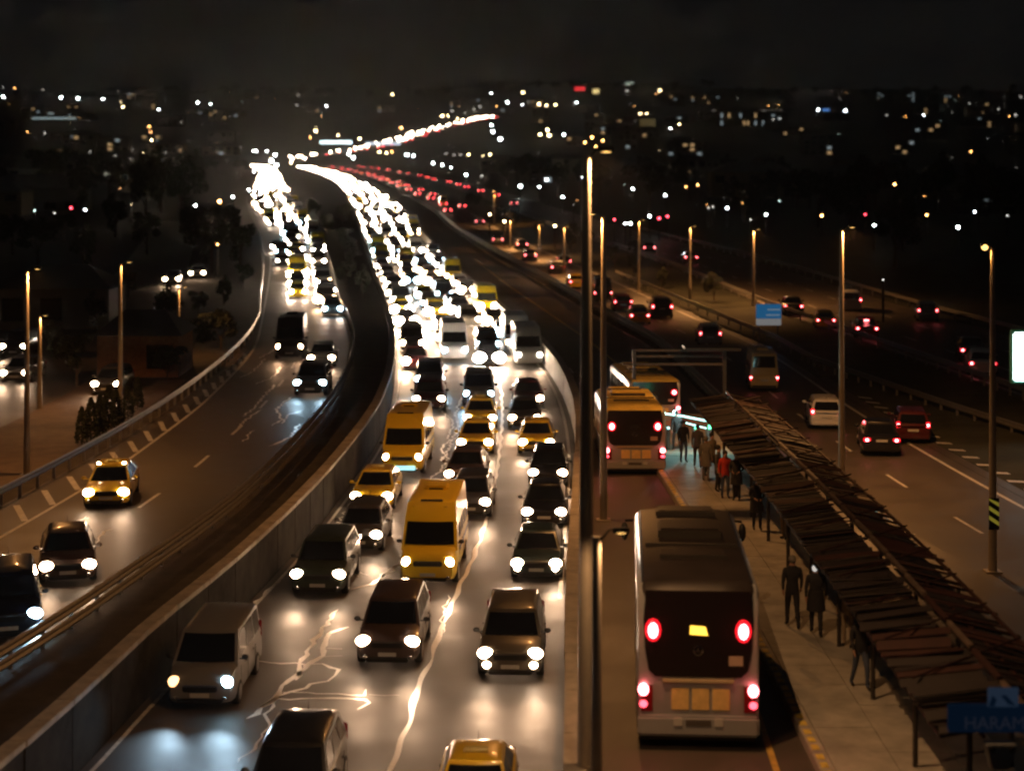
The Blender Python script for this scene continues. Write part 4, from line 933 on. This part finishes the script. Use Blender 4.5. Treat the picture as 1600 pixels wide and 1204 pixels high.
ob('light_panel', bx(x0, x0+2.6, -.08, .08, z0, z1, .1), mat('billboard_light', (.8, .8, .8), .4, emit=(.85, 1, .97), es=2.2), bb)
ob('frame', bx(x0-.1, x0+2.7, .0, .3, z0-.12, z1+.12, .05), mat('billboard_frame', (.05, .3, .25), .4), bb)
ob('post', bx(x0+1.1, x0+1.5, -.1, .2, 0, z0), steeld, bb)
# station sign at the bottom right and the footbridge railing it hangs above
YS = 30.0; sg = empty('station_sign', ((1550-PX0)*YS/FPX, YS, HC-(1200-PY0)*YS/FPX)); tag(sg, 'dark blue station name sign with a square pictogram above the bridge railing', 'station sign')
def sp(px, py): return ((px-1550)*YS/FPX, (1200-py)*YS/FPX)
nvy = mat('sign_navy', (.008, .02, .05), .4, emit=(.001, .004, .010), es=1); x0, z0 = sp(1480, 1143); x1, z1 = sp(1640, 1098)
ob('name_board', bx(x0, x1, -.03, .03, z0, z1, .02), nvy, sg)
x0, z0 = sp(1542, 1102); x1, z1 = sp(1590, 1072)
pcm = mat('sign_pale_blue', (.10, .14, .22), .5, emit=(.010, .017, .030), es=1)
ob('pictogram_board', bx(x0, x1, -.06, -.032, z0, z1, .01), pcm, sg)
zz = lambda q: sp(0, q)[1]; xx = lambda q: sp(q, 0)[0]
b = MB()
for tri in ([(1543, 1100), (1549, 1084), (1556, 1090), (1552, 1101)], [(1562, 1084), (1570, 1083), (1586, 1100), (1574, 1098)]):
    f_ = [(xx(a), -.068, zz(c)) for a, c in tri]; g_ = [(xx(a), -.062, zz(c)) for a, c in tri]; b.loft([g_, f_])
    ob('pictogram_shape', b.mesh('pictogram_shape', False), nvy, sg); b = MB()
tcu = bpy.data.curves.new('name_text', 'FONT'); tcu.body = 'HARAM\u0130DERE'; tcu.size = .30; tcu.extrude = .006; tcu.align_x = 'LEFT'
to = bpy.data.objects.new('name_text', tcu); bpy.context.view_layer.update(); _m = bpy.data.meshes.new_from_object(to); bpy.data.objects.remove(to); to = ob('name_text', _m, None, sg); to.location = (xx(1505), -.04, zz(1137)); to.rotation_euler = (math.pi/2, 0, 0); _tm = (mat('sign_text_dim', (.2, .22, .3), .5, emit=(.008, .009, .014), es=1))
fr_ = empty('footbridge_railing', ((1480-PX0)*YS/FPX, YS-.6, HC-(1204-PY0)*YS/FPX)); tag(fr_, 'metal railing and panel of the footbridge at the bottom right corner', 'railing')
ob('hand_rail', bx(-1.3, 1.6, -.03, .03, .12, .17, .01), mat('rail_maroon', (.16, .08, .075), .4, metal=.3), fr_)
for k in range(8): ob('baluster', bx(-1.2+k*.38, -1.17+k*.38, -.015, .015, -.8, .12), steeld, fr_)
ob('infill_panel', bx(-1.3, 1.6, -.01, .01, -.9, -.03), mat('railing_panel', (.03, .03, .04), .3), fr_)
ct = empty('camera_housing', ((1562-PX0)*(YS-.3)/FPX, YS-.3, HC-(1180-PY0)*(YS-.3)/FPX)); tag(ct, 'grey equipment housing under the station name sign', 'housing')
ob('shell', MB().loft([[(-w_, -d, z), (w_, -d, z), (w_, d, z), (-w_, d, z)] for z, w_, d in ((-.2, .15, .1), (0, .20, .12), (.17, .24, .14), (.22, .26, .15))]).mesh('shell', bevel=.02), mat('housing_grey', (.22, .24, .25), .5), ct)
for s in (-1, 1): ob('lens', MB().ell((s*.16, -.15, .15), (.05, .03, .05)).mesh('lens'), blackp, ct)

to.data.materials.append(_tm)

# ------------------------------------------------------------------ trees and shrubs
def leafmesh(name, n, rx, rz, ls, seed, cone=False):
    r = random.Random(seed); b = MB()
    cl_ = [(Vector((r.gauss(0, 1), r.gauss(0, 1), r.gauss(0, .8))).normalized()*r.uniform(.45, .95), r.uniform(.22, .42)) for _ in range(16)]
    for _ in range(n):
        if cone:
            t = r.random()**.8; a = r.uniform(0, 6.28); rr = rx*(1-t)**.6*r.uniform(.75, 1.05)*(.8 if t < .1 else 1); p = Vector((rr*math.cos(a), rr*math.sin(a), t*rz*2-rz))
        else:
            c, cr_ = r.choice(cl_); q = Vector((r.gauss(0, 1), r.gauss(0, 1), r.gauss(0, 1))).normalized()*cr_*r.random()**.4; p = c+q; p = Vector((p.x*rx, p.y*rx, p.z*rz))
        d = Vector((r.uniform(-1, 1), r.uniform(-1, 1), r.uniform(-.6, 1))).normalized(); e = d.orthogonal().normalized()*ls*r.uniform(.6, 1.2); f = d.cross(e).normalized()*ls*.55
        b.add([p-e, p+f, p+e, p-f], [(0, 1, 2, 3)])
    return b.mesh(name, False)
lv = mat('leaves_dark', (.025, .032, .015), .7, var=.4, vscale=1.5); bark = mat('bark', (.07, .05, .035), .9, var=.3, vscale=5)
TM = [leafmesh('crown', 1500, 2.2, 1.9, .24, 11), leafmesh('crown', 1500, 2.0, 2.4, .24, 12), leafmesh('crown', 1300, 2.6, 1.7, .26, 13)]
CY = leafmesh('crown', 900, .62, 1.35, .14, 14, True)
def trunkmesh(h, seed):
    r = random.Random(seed); b = MB().tube([(0, 0, 0), (.05, .03, h*.5), (0, .05, h)], [.17, .13, .08], 8)
    for k in range(4):
        a = r.uniform(0, 6.28); b.tube([(0, .03, h*(.6+.1*k)), (math.cos(a)*.9, math.sin(a)*.9, h+.6+.3*k)], [.07, .02], 6)
    return b.mesh('trunk')
TR = [trunkmesh(2.2, 1), trunkmesh(2.8, 2)]
def tree(P, sc_, label, group, k=None):
    k = R_.randrange(3) if k is None else k
    zw = ('low', 'mid-sized', 'tall', 'very tall')[min(3, int(sc_*1.6) if sc_ < 3 else int(sc_)-2)]; pw = 'left edge' if P.x/P.y < -.22 else 'left side' if P.x/P.y < -.1 else 'middle' if P.x/P.y < .08 else 'right side' if P.x/P.y < .2 else 'right edge'
    fw = 'near' if P.y < 150 else 'farther' if P.y < 400 else 'far' if P.y < 800 else 'farthest'
    label = f'{zw} {fw} ' + label + f', {pw}'; group = f'{zw} {fw} {group}, {pw}'
    root = empty('tree', P, R_.uniform(0, 6)); tag(root, label, 'tree', group); root.scale = (sc_,)*3
    ob('trunk', TR[k % 2], bark, root); ob('crown', TM[k], lv, root, (0, 0, 3.9))
def shrub(P, sc_, label, group=None):
    root = empty('cypress_shrub', P, R_.uniform(0, 6)); tag(root, label, 'shrub', group); root.scale = (sc_, sc_, sc_)
    ob('crown', CY, lv, root, (0, 0, 1.55)); ob('stem', MB().tube([(0, 0, 0), (0, 0, 1.2)], .05, 6).mesh('stem'), bark, root)
for i, (px, py, s) in enumerate(((128, 695, .62), (142, 690, .72), (156, 682, .70), (170, 676, .8), (184, 668, .72), (200, 655, .6), (215, 640, .6))):
    shrub(at(px, py, zL), s, 'dark cypress shrub in the row beside the left guard rail', 'cypress shrubs beside the left guard rail')
TL = [(262, 600), (300, 575), (345, 552), (120, 610), (85, 560), (225, 560), (260, 520), (310, 500), (350, 480), (380, 455), (150, 520), (95, 500), (200, 470), (330, 430), (375, 420), (60, 420), (130, 430), (20, 400), (230, 400), (300, 385), (350, 370), (100, 380), (180, 372)]
for i, (px, py) in enumerate(TL): tree(at(px, py, C0(.8)), R_.uniform(.4, .62)*(1 if py > 450 else 2.0), 'leafy tree on the unlit ground left of the carriageways', 'trees left of the carriageways')
for Y in range(170, 420, 14):
    x0, x1 = interp(cLR, Y)+1.5, interp(cML, Y)-2
    if x1-x0 > 1: tree(Vector((R_.uniform(x0, x1), Y, .9)), R_.uniform(.35, .6), 'tree on the strip between the oncoming carriageways', 'trees on the median strip')
for Y in range(165, 520, 16):
    x0, x1 = interp(cRR, Y)+2, interp(cOL, Y)-1.5
    if x1-x0 > 2: tree(Vector((R_.uniform(x0, x1), Y, 1.0)), R_.uniform(.25, .5), 'bushy tree on the verge between the right roads', 'trees on the right verge')
for i in range(60):
    Y = R_.uniform(170, 900); X = interp(cOR, Y)+R_.uniform(6, Y*.26)
    tree(Vector((X, Y, 1.3)), R_.uniform(1.0, 2.2), 'tree on the unlit land right of the outer road', 'trees right of the outer road')
for i in range(40):
    Y = R_.uniform(300, 1200); X = interp(cLL, Y)-R_.uniform(6, Y*.2)
    tree(Vector((X, Y, .8)), R_.uniform(1.4, 2.6), 'tree on the dark land left of the headlights', 'distant trees on the left')
for i in range(70):
    Y = R_.uniform(3900, 4700); X = R_.uniform(-.3, .3)*Y
    tree(Vector((X, Y, zH(X, Y))), R_.uniform(3, 5.5), 'dark treetop breaking the skyline', 'trees on the skyline')

# ------------------------------------------------------------------ city lights and buildings
LC = dict(w=((.86, .97, 1), 60), y=((1, .72, .35), 50), o=((1, .42, .12), 38), r=((1, .05, .08), 22), g=((.55, .75, .7), 9), d=((.75, .72, .66), 5))
pm_ = mat('far_pole', (.05, .05, .05), .8)
def city_lamp(px, py, c, sz, g=None):
    e, s = LC[c]; hgt = 8.0 if py < 252 else 3.5
    P = athill(px, py, hgt)
    k = P.y/FPX
    root = empty('street_lamp', P-Vector((0, 0, hgt))); colr = dict(w='white', y='yellowish', o='orange', r='red', g='greenish', d='dim')[c]
    side = 'left' if px < 400 else 'middle' if px < 800 else 'right'
    band = 'on the far hillside' if py < 200 else 'on the lower slopes' if py < 262 else 'down on the dark plain'
    sw = 'tiny' if sz < 1 else 'small' if sz < 1.6 else 'bright' if sz < 2.3 else 'very bright'
    tag(root, f'{sw} {colr} street lamp {band} at the {side}', 'street lamp', f'{sw} {colr} lamps {band}, {side}')
    pq = ob('pole', PM, pm_, root); pq.scale = (1, 1, hgt/8)
    r = sz*.78*k
    o = ob('lamp', BALL, mat('city_lamp_'+c, (.5, .5, .5), .4, emit=e, es=s, sample=False), root, (0, 0, hgt)); o.scale = (r, r*.8, r*.8)
PM = MB().tube([(0, 0, 0), (0, 0, 7.7)], .12, 5).mesh('pole'); BALL = MB().ell((0, 0, 0), (1, 1, 1), 8, 6).mesh('lamp')
CL = [(23,127,'o',1.2),(4,134,'d',1.2),(5,151,'w',2.4),(67,132,'d',1.1),(144,135,'y',1.3),(231,140,'y',1.8),(275,142,'y',1.5),(352,145,'d',1.4),(95,153,'w',2),(122,154,'w',2.2),(161,155,'w',1.9),(223,157,'w',2.1),(309,161,'w',1.8),(329,163,'w',1.4),(355,174,'w',1.2),
(192,168,'y',1.6),(248,172,'w',1.4),(18,200,'o',2),(70,208,'d',1.2),(233,198,'o',1.5),(235,207,'o',1),(237,220,'y',1.5),(226,238,'y',1.5),(258,240,'d',1.2),(49,289,'w',3),(63,279,'w',2),(4,299,'w',3),(245,262,'r',2.2),(111,325,'r',2),(133,328,'w',1.5),(54,329,'g',1.6),(85,333,'d',1.4),
(305,321,'w',1.8),(343,315,'o',3.2),(343,314,'y',2),(364,308,'w',1.8),(389,297,'w',1.7),(397,268,'w',1.5),(396,236,'w',1.6),(282,287,'y',1.2),(283,192,'d',.8),(16,197,'y',1.3),(43,207,'o',.9),(99,245,'o',1.2),(140,238,'d',1),(180,244,'d',1),(205,249,'d',1.2),(340,382,'o',1.5),
(466,149,'d',1.2),(464,165,'d',1.4),(510,166,'w',1.3),(613,148,'y',1.5),(493,205,'y',2),(528,212,'y',1.4),(562,218,'y',1.9),(485,216,'o',1.2),(691,182,'y',1.9),(700,182,'y',1.3),(627,200,'o',1.7),(768,146,'w',1.3),(771,171,'o',2),(776,167,'o',1.3),(793,160,'w',1.5),(750,167,'d',1.4),(740,171,'d',1.2),(706,174,'d',1.4),(727,177,'d',1),(715,187,'y',1.2),
(770,206,'w',2.4),(782,218,'w',2.6),(768,196,'w',1.8),(636,242,'w',2.4),(646,244,'w',2),(593,238,'y',1.6),(604,239,'y',1.5),(612,238,'o',1.4),(732,243,'y',1.6),(766,242,'y',1.6),(720,242,'d',1.1),(709,242,'d',1),(697,241,'d',1),(677,255,'w',1.7),(691,258,'w',1.6),(705,262,'w',1.1),(728,273,'w',1.9),(753,275,'d',1.3),(572,287,'w',2),(545,241,'w',2.3),(552,247,'w',2.6),(400,237,'w',1.8),(417,236,'w',1.5),(430,243,'w',2.6),(424,252,'w',3.2),(432,258,'w',2.8),(420,262,'w',2),(412,277,'w',2.2),(455,254,'y',1.7),
(817,145,'y',1.8),(980,142,'d',1.4),(1031,142,'y',1.7),(842,163,'y',2),(854,165,'y',1.4),(868,164,'y',1.5),(901,161,'w',1.2),(816,164,'w',1.1),(922,177,'w',1.3),(1001,178,'y',1.4),(1010,178,'y',1.1),(855,204,'y',2.1),(844,211,'y',1.9),(858,212,'y',2.6),(881,211,'w',1.8),(940,200,'y',1.4),(925,215,'o',2),(914,224,'o',1.8),(942,221,'o',1.8),(931,230,'o',1.5),(1061,195,'y',1.3),(1048,202,'w',1.1),
(831,260,'w',1.5),(854,265,'d',1.6),(878,270,'w',1.5),(811,256,'d',1),(854,281,'w',1.9),(813,291,'w',2.6),(843,292,'w',1.4),(879,308,'w',1.7),(911,277,'w',1.2),(949,285,'w',1.5),(989,295,'w',1.8),(1033,263,'o',1.5),(1057,261,'o',1.5),(1068,266,'o',1.2),(1073,274,'o',1.4),(1090,289,'o',1.4),(1039,305,'w',1.7),(1072,292,'o',1.1),(960,343,'r',1.7),(977,349,'w',1.9),(985,349,'w',2),(1015,338,'w',2),(1030,341,'r',2.3),(1043,338,'r',1.9),(1136,325,'w',1.8),(1107,325,'d',1.2),(1114,323,'d',1.2),(1173,343,'d',1.2),(1197,335,'w',1.8),(867,353,'y',1.9),(788,346,'y',1.8),(765,335,'y',1.6),
(1464,166,'w',1.8),(1443,181,'w',1.2),(1431,204,'o',1.5),(1517,238,'o',1.4),(1545,274,'o',1.3),(1541,280,'o',1.3),(1535,285,'o',1.3),(1398,288,'o',1.9),(1218,314,'g',1.1),(1523,331,'w',1.4),(1366,352,'w',2),(1352,335,'r',1.6),(1497,355,'w',2.9),(1574,337,'d',1.4),(1321,173,'w',1.8),(1278,172,'w',1.4),(1380,437,'d',1.4),(1284,337,'o',2.2),(1448,336,'o',1.8),(1515,162,'d',1.2),(1560,171,'d',1.3),(1587,180,'d',1.4),(1595,152,'d',1.4),(1208,187,'d',1.1),(1219,186,'d',1.1),(1385,181,'d',1)]
for q in CL: city_lamp(*q)
for i in range(150):
    city_lamp(R_.uniform(0, 1600), 140+R_.random()**1.3*180, R_.choice('ddddgooy'), R_.uniform(.22, .62))
# lit strips and buildings on the slopes
bw = [mat('far_wall_a', (.16, .14, .12), .9), mat('far_wall_b', (.10, .09, .085), .9), mat('far_wall_c', (.20, .16, .11), .9)]
winl = [mat('lit_window_warm', (.4, .3, .2), .5, emit=(1, .62, .28), es=.5, sample=False), mat('lit_window_cool', (.4, .4, .4), .5, emit=(.7, .85, .9), es=.35, sample=False), mat('dark_window', (.01, .01, .012), .2)]
def building(P, wd, dp, h, label, group, rows, colsn, lit=.12, rz=0, name='apartment_building', wm=None):
    root = empty(name, P, rz); tag(root, label, 'building', group)
    ob('wall', MB().box(-wd/2, wd/2, 0, dp, -12, h).mesh('wall', False), wm or R_.choice(bw), root)
    ob('roof', MB().add([(-wd/2-.3, -.3, h), (wd/2+.3, -.3, h), (wd/2+.3, dp+.3, h), (-wd/2-.3, dp+.3, h), (-wd/4, dp/2, h+wd*.08+1), (wd/4, dp/2, h+wd*.08+1)], [(0,1,5,4),(1,2,5),(2,3,4,5),(3,0,4),(0,3,2,1)]).mesh('roof', False), bw[1], root)
    ww, wh_ = wd/colsn, h/rows
    wmsh = bx(-ww*.28, ww*.28, -.06, .06, -wh_*.28, wh_*.28, name='window')
    for i in range(colsn):
        for j_ in range(rows):
            if R_.random() < .6: ob('window', wmsh, winl[0 if R_.random() < .6 else 1] if R_.random() < lit else winl[2], root, (-wd/2+ww*(i+.5), -.03, wh_*(j_+.5)))
for i in range(95):
    px = R_.uniform(-20, 1620); py = 152+R_.random()*95
    if 380 < px < 830 and py > 180: continue
    P = athill(px, py, 0); side = 'left' if px < 400 else 'middle' if px < 800 else 'right'
    band = 'upper' if py < 190 else 'lower'
    nr, nc = R_.randint(2, 4), R_.randint(3, 5); wi = R_.randrange(3); rw = ('two', 'three', 'four')[nr-2]+'-storey'; cw = ('narrow', 'mid-width', 'broad')[nc-3]; tn = ('brown', 'grey', 'tan')[wi]
    building(P, 7.5*nc+R_.uniform(-3, 3), 14, 4.6*nr+R_.uniform(-1, 2), f'{cw} {rw} {tn} apartment block on the {band} slope at the {side}', f'{cw} {rw} {tn} blocks, {band} slope, {side}', nr, nc, .22, wm=bw[wi])
for i in range(34):
    left = R_.random() < .45; Y = R_.uniform(330, 1300)
    X = (interp(cLL, Y)-R_.uniform(25, Y*.2+30)) if left else (interp(cOR, Y)+R_.uniform(25, Y*.24+30))
    wi = R_.randrange(3); nc = R_.randint(3, 5); tn = ('brown', 'grey', 'tan')[wi]; cw = ('narrow', 'mid-width', 'broad')[nc-3]; fw = 'nearer' if Y < 600 else 'farther' if Y < 950 else 'farthest'
    lb = f'{cw} low {tn} building on the {fw} plain ' + ('left of the headlights' if left else 'right of the outer road')
    building(Vector((X, Y, .7)), 4.5*nc+R_.uniform(0, 3), 10, R_.uniform(5, 10), lb, lb.replace('building', 'buildings'), 2, nc, .06, wm=bw[wi])
def strip_light(name, x0, x1, py, h, c, es, label, cat='light strip', dz=6):
    P = athill((x0+x1)/2, py, dz); s = P.y/FPX; root = empty(name, P-Vector((0, 0, dz))); tag(root, label, cat)
    ob('glowing_panel', bx(-(x1-x0)/2*s, (x1-x0)/2*s, -.2, .2, dz-h*s/2, dz+h*s/2), mat('strip_'+label[:14], (.4, .4, .4), .5, emit=c, es=es, sample=False), root)
    for t in (-.8, .8): ob('post', bx((x1-x0)/2*s*t-.3, (x1-x0)/2*s*t+.3, .25, .7, -2, dz), pm_, root)
strip_light('viaduct_light', 500, 550, 223, 5, (.75, .95, 1), 3, 'long white glowing bar crossing above the bend', dz=9)
strip_light('viaduct_light', 571, 626, 226, 4, (.7, .85, 1), 1.2, 'bluish white glowing bar right of the bend', dz=9)
strip_light('lit_facade', 50, 84, 178, 3, (.5, .62, .62), .5, 'upper left pale glowing roof line on the left hillside')
strip_light('lit_facade', 50, 118, 186, 3, (.5, .65, .68), .6, 'longest pale glowing roof line on the left hillside')
strip_light('lit_facade', 107, 127, 180, 3, (.5, .62, .62), .4, 'short pale glowing roof line on the left hillside')
strip_light('lit_facade', 1112, 1222, 174, 3, (.60, .52, .45), .35, 'wide lit roof line of a large building on the right hillside')
strip_light('neon_sign', 898, 914, 139, 6, (1, .04, .05), 1.6, 'red neon sign on the skyline', 'sign')
strip_light('neon_sign', 926, 936, 143, 7, (1, .75, .3), 1.6, 'yellow lit sign beside the red neon sign', 'sign')
strip_light('neon_sign', 973, 990, 131, 5, (.6, .75, .6), .8, 'pale greenish sign highest on the skyline', 'sign')
strip_light('neon_sign', 1285, 1296, 172, 3, (.1, .35, 1), .9, 'small blue light bar on the right hillside', 'sign')
strip_light('lit_hoarding', 163, 180, 266, 17, (.55, .55, .42), .32, 'pale square hoarding on the left plain', 'hoarding')
strip_light('lit_hoarding', 86, 110, 241, 14, (.42, .22, .06), .22, 'dull orange hoarding on the left slope', 'hoarding')
strip_light('lit_hoarding', 1000, 1024, 194, 13, (.30, .22, .08), .25, 'dull yellow lit wall on the right slope', 'hoarding')
P = athill(1160, 200, 0); building(P, 60, 20, 20, 'large building with a row of small lit windows on the right hillside', None, 2, 12, .8, name='large_building')

# left roadside scene: side street cars, low shop
side = lambda Y: 1.0
sr = strip('side_street', lambda Y: interp(cLL, Y)-15-max(0, Y-120)*.02, lambda Y: interp(cLL, Y)-7-max(0, Y-120)*.02, C0(1.06), C0(1.07), asph2, [y for y in Ys if 60 < y < 360])
strip('paved_yard', lambda Y: interp(cLL, Y)-7.0, lambda Y: interp(cLL, Y)-1.2, C0(1.075), C0(1.085), mat('yard_paving', (.12, .085, .06), .8, var=.35, vscale=1), [y for y in Ys if 50 < y < 110])
tb2 = [(y, x-11) for y, x in cLL]
for k, px, py, c, hl, lab in (('mpv', 14, 506, 'white', 'w', 'white van facing the camera on the side street at the left edge'), ('sedan', 22, 600, 'silver', 'n', 'silver car with glaring lights beside the left lamp post'), ('suv', 20, 560, 'black', 'n', 'black car behind the silver one on the side street'),
                          ('sedan', 268, 446, 'dark_grey', 'n', 'grey sedan of the pair of cars on the upper side street'), ('sedan', 308, 436, 'silver', 'n', 'silver sedan second of the pair on the upper side street'), ('hatch', 165, 620, 'dark_grey', 'n', 'parked small car with one lit lamp behind the cypress shrubs')):
    car(k, px, py, side, tb2, c, hl, lab)
building(at(80, 515, C0(1)), 9, 6, 3.2, 'low cream kiosk behind the left lamp post', None, 1, 3, 0, name='kiosk', wm=mat('cream_wall', (.5, .42, .3), .8))
building(at(215, 590, C0(1)), 5, 5, 2.6, 'small orange-lit brick hut between the left lamp posts', None, 1, 2, 0, name='hut', wm=mat('brick_wall', (.32, .15, .08), .9, var=.3, vscale=3))
P = at(62, 640, C0(1.0)); lamp_post(P, 5.0, 'short lamp post lighting the orange paved yard', arm=.4, energy=SODIUM_W*.55, group='tall street lamp posts')
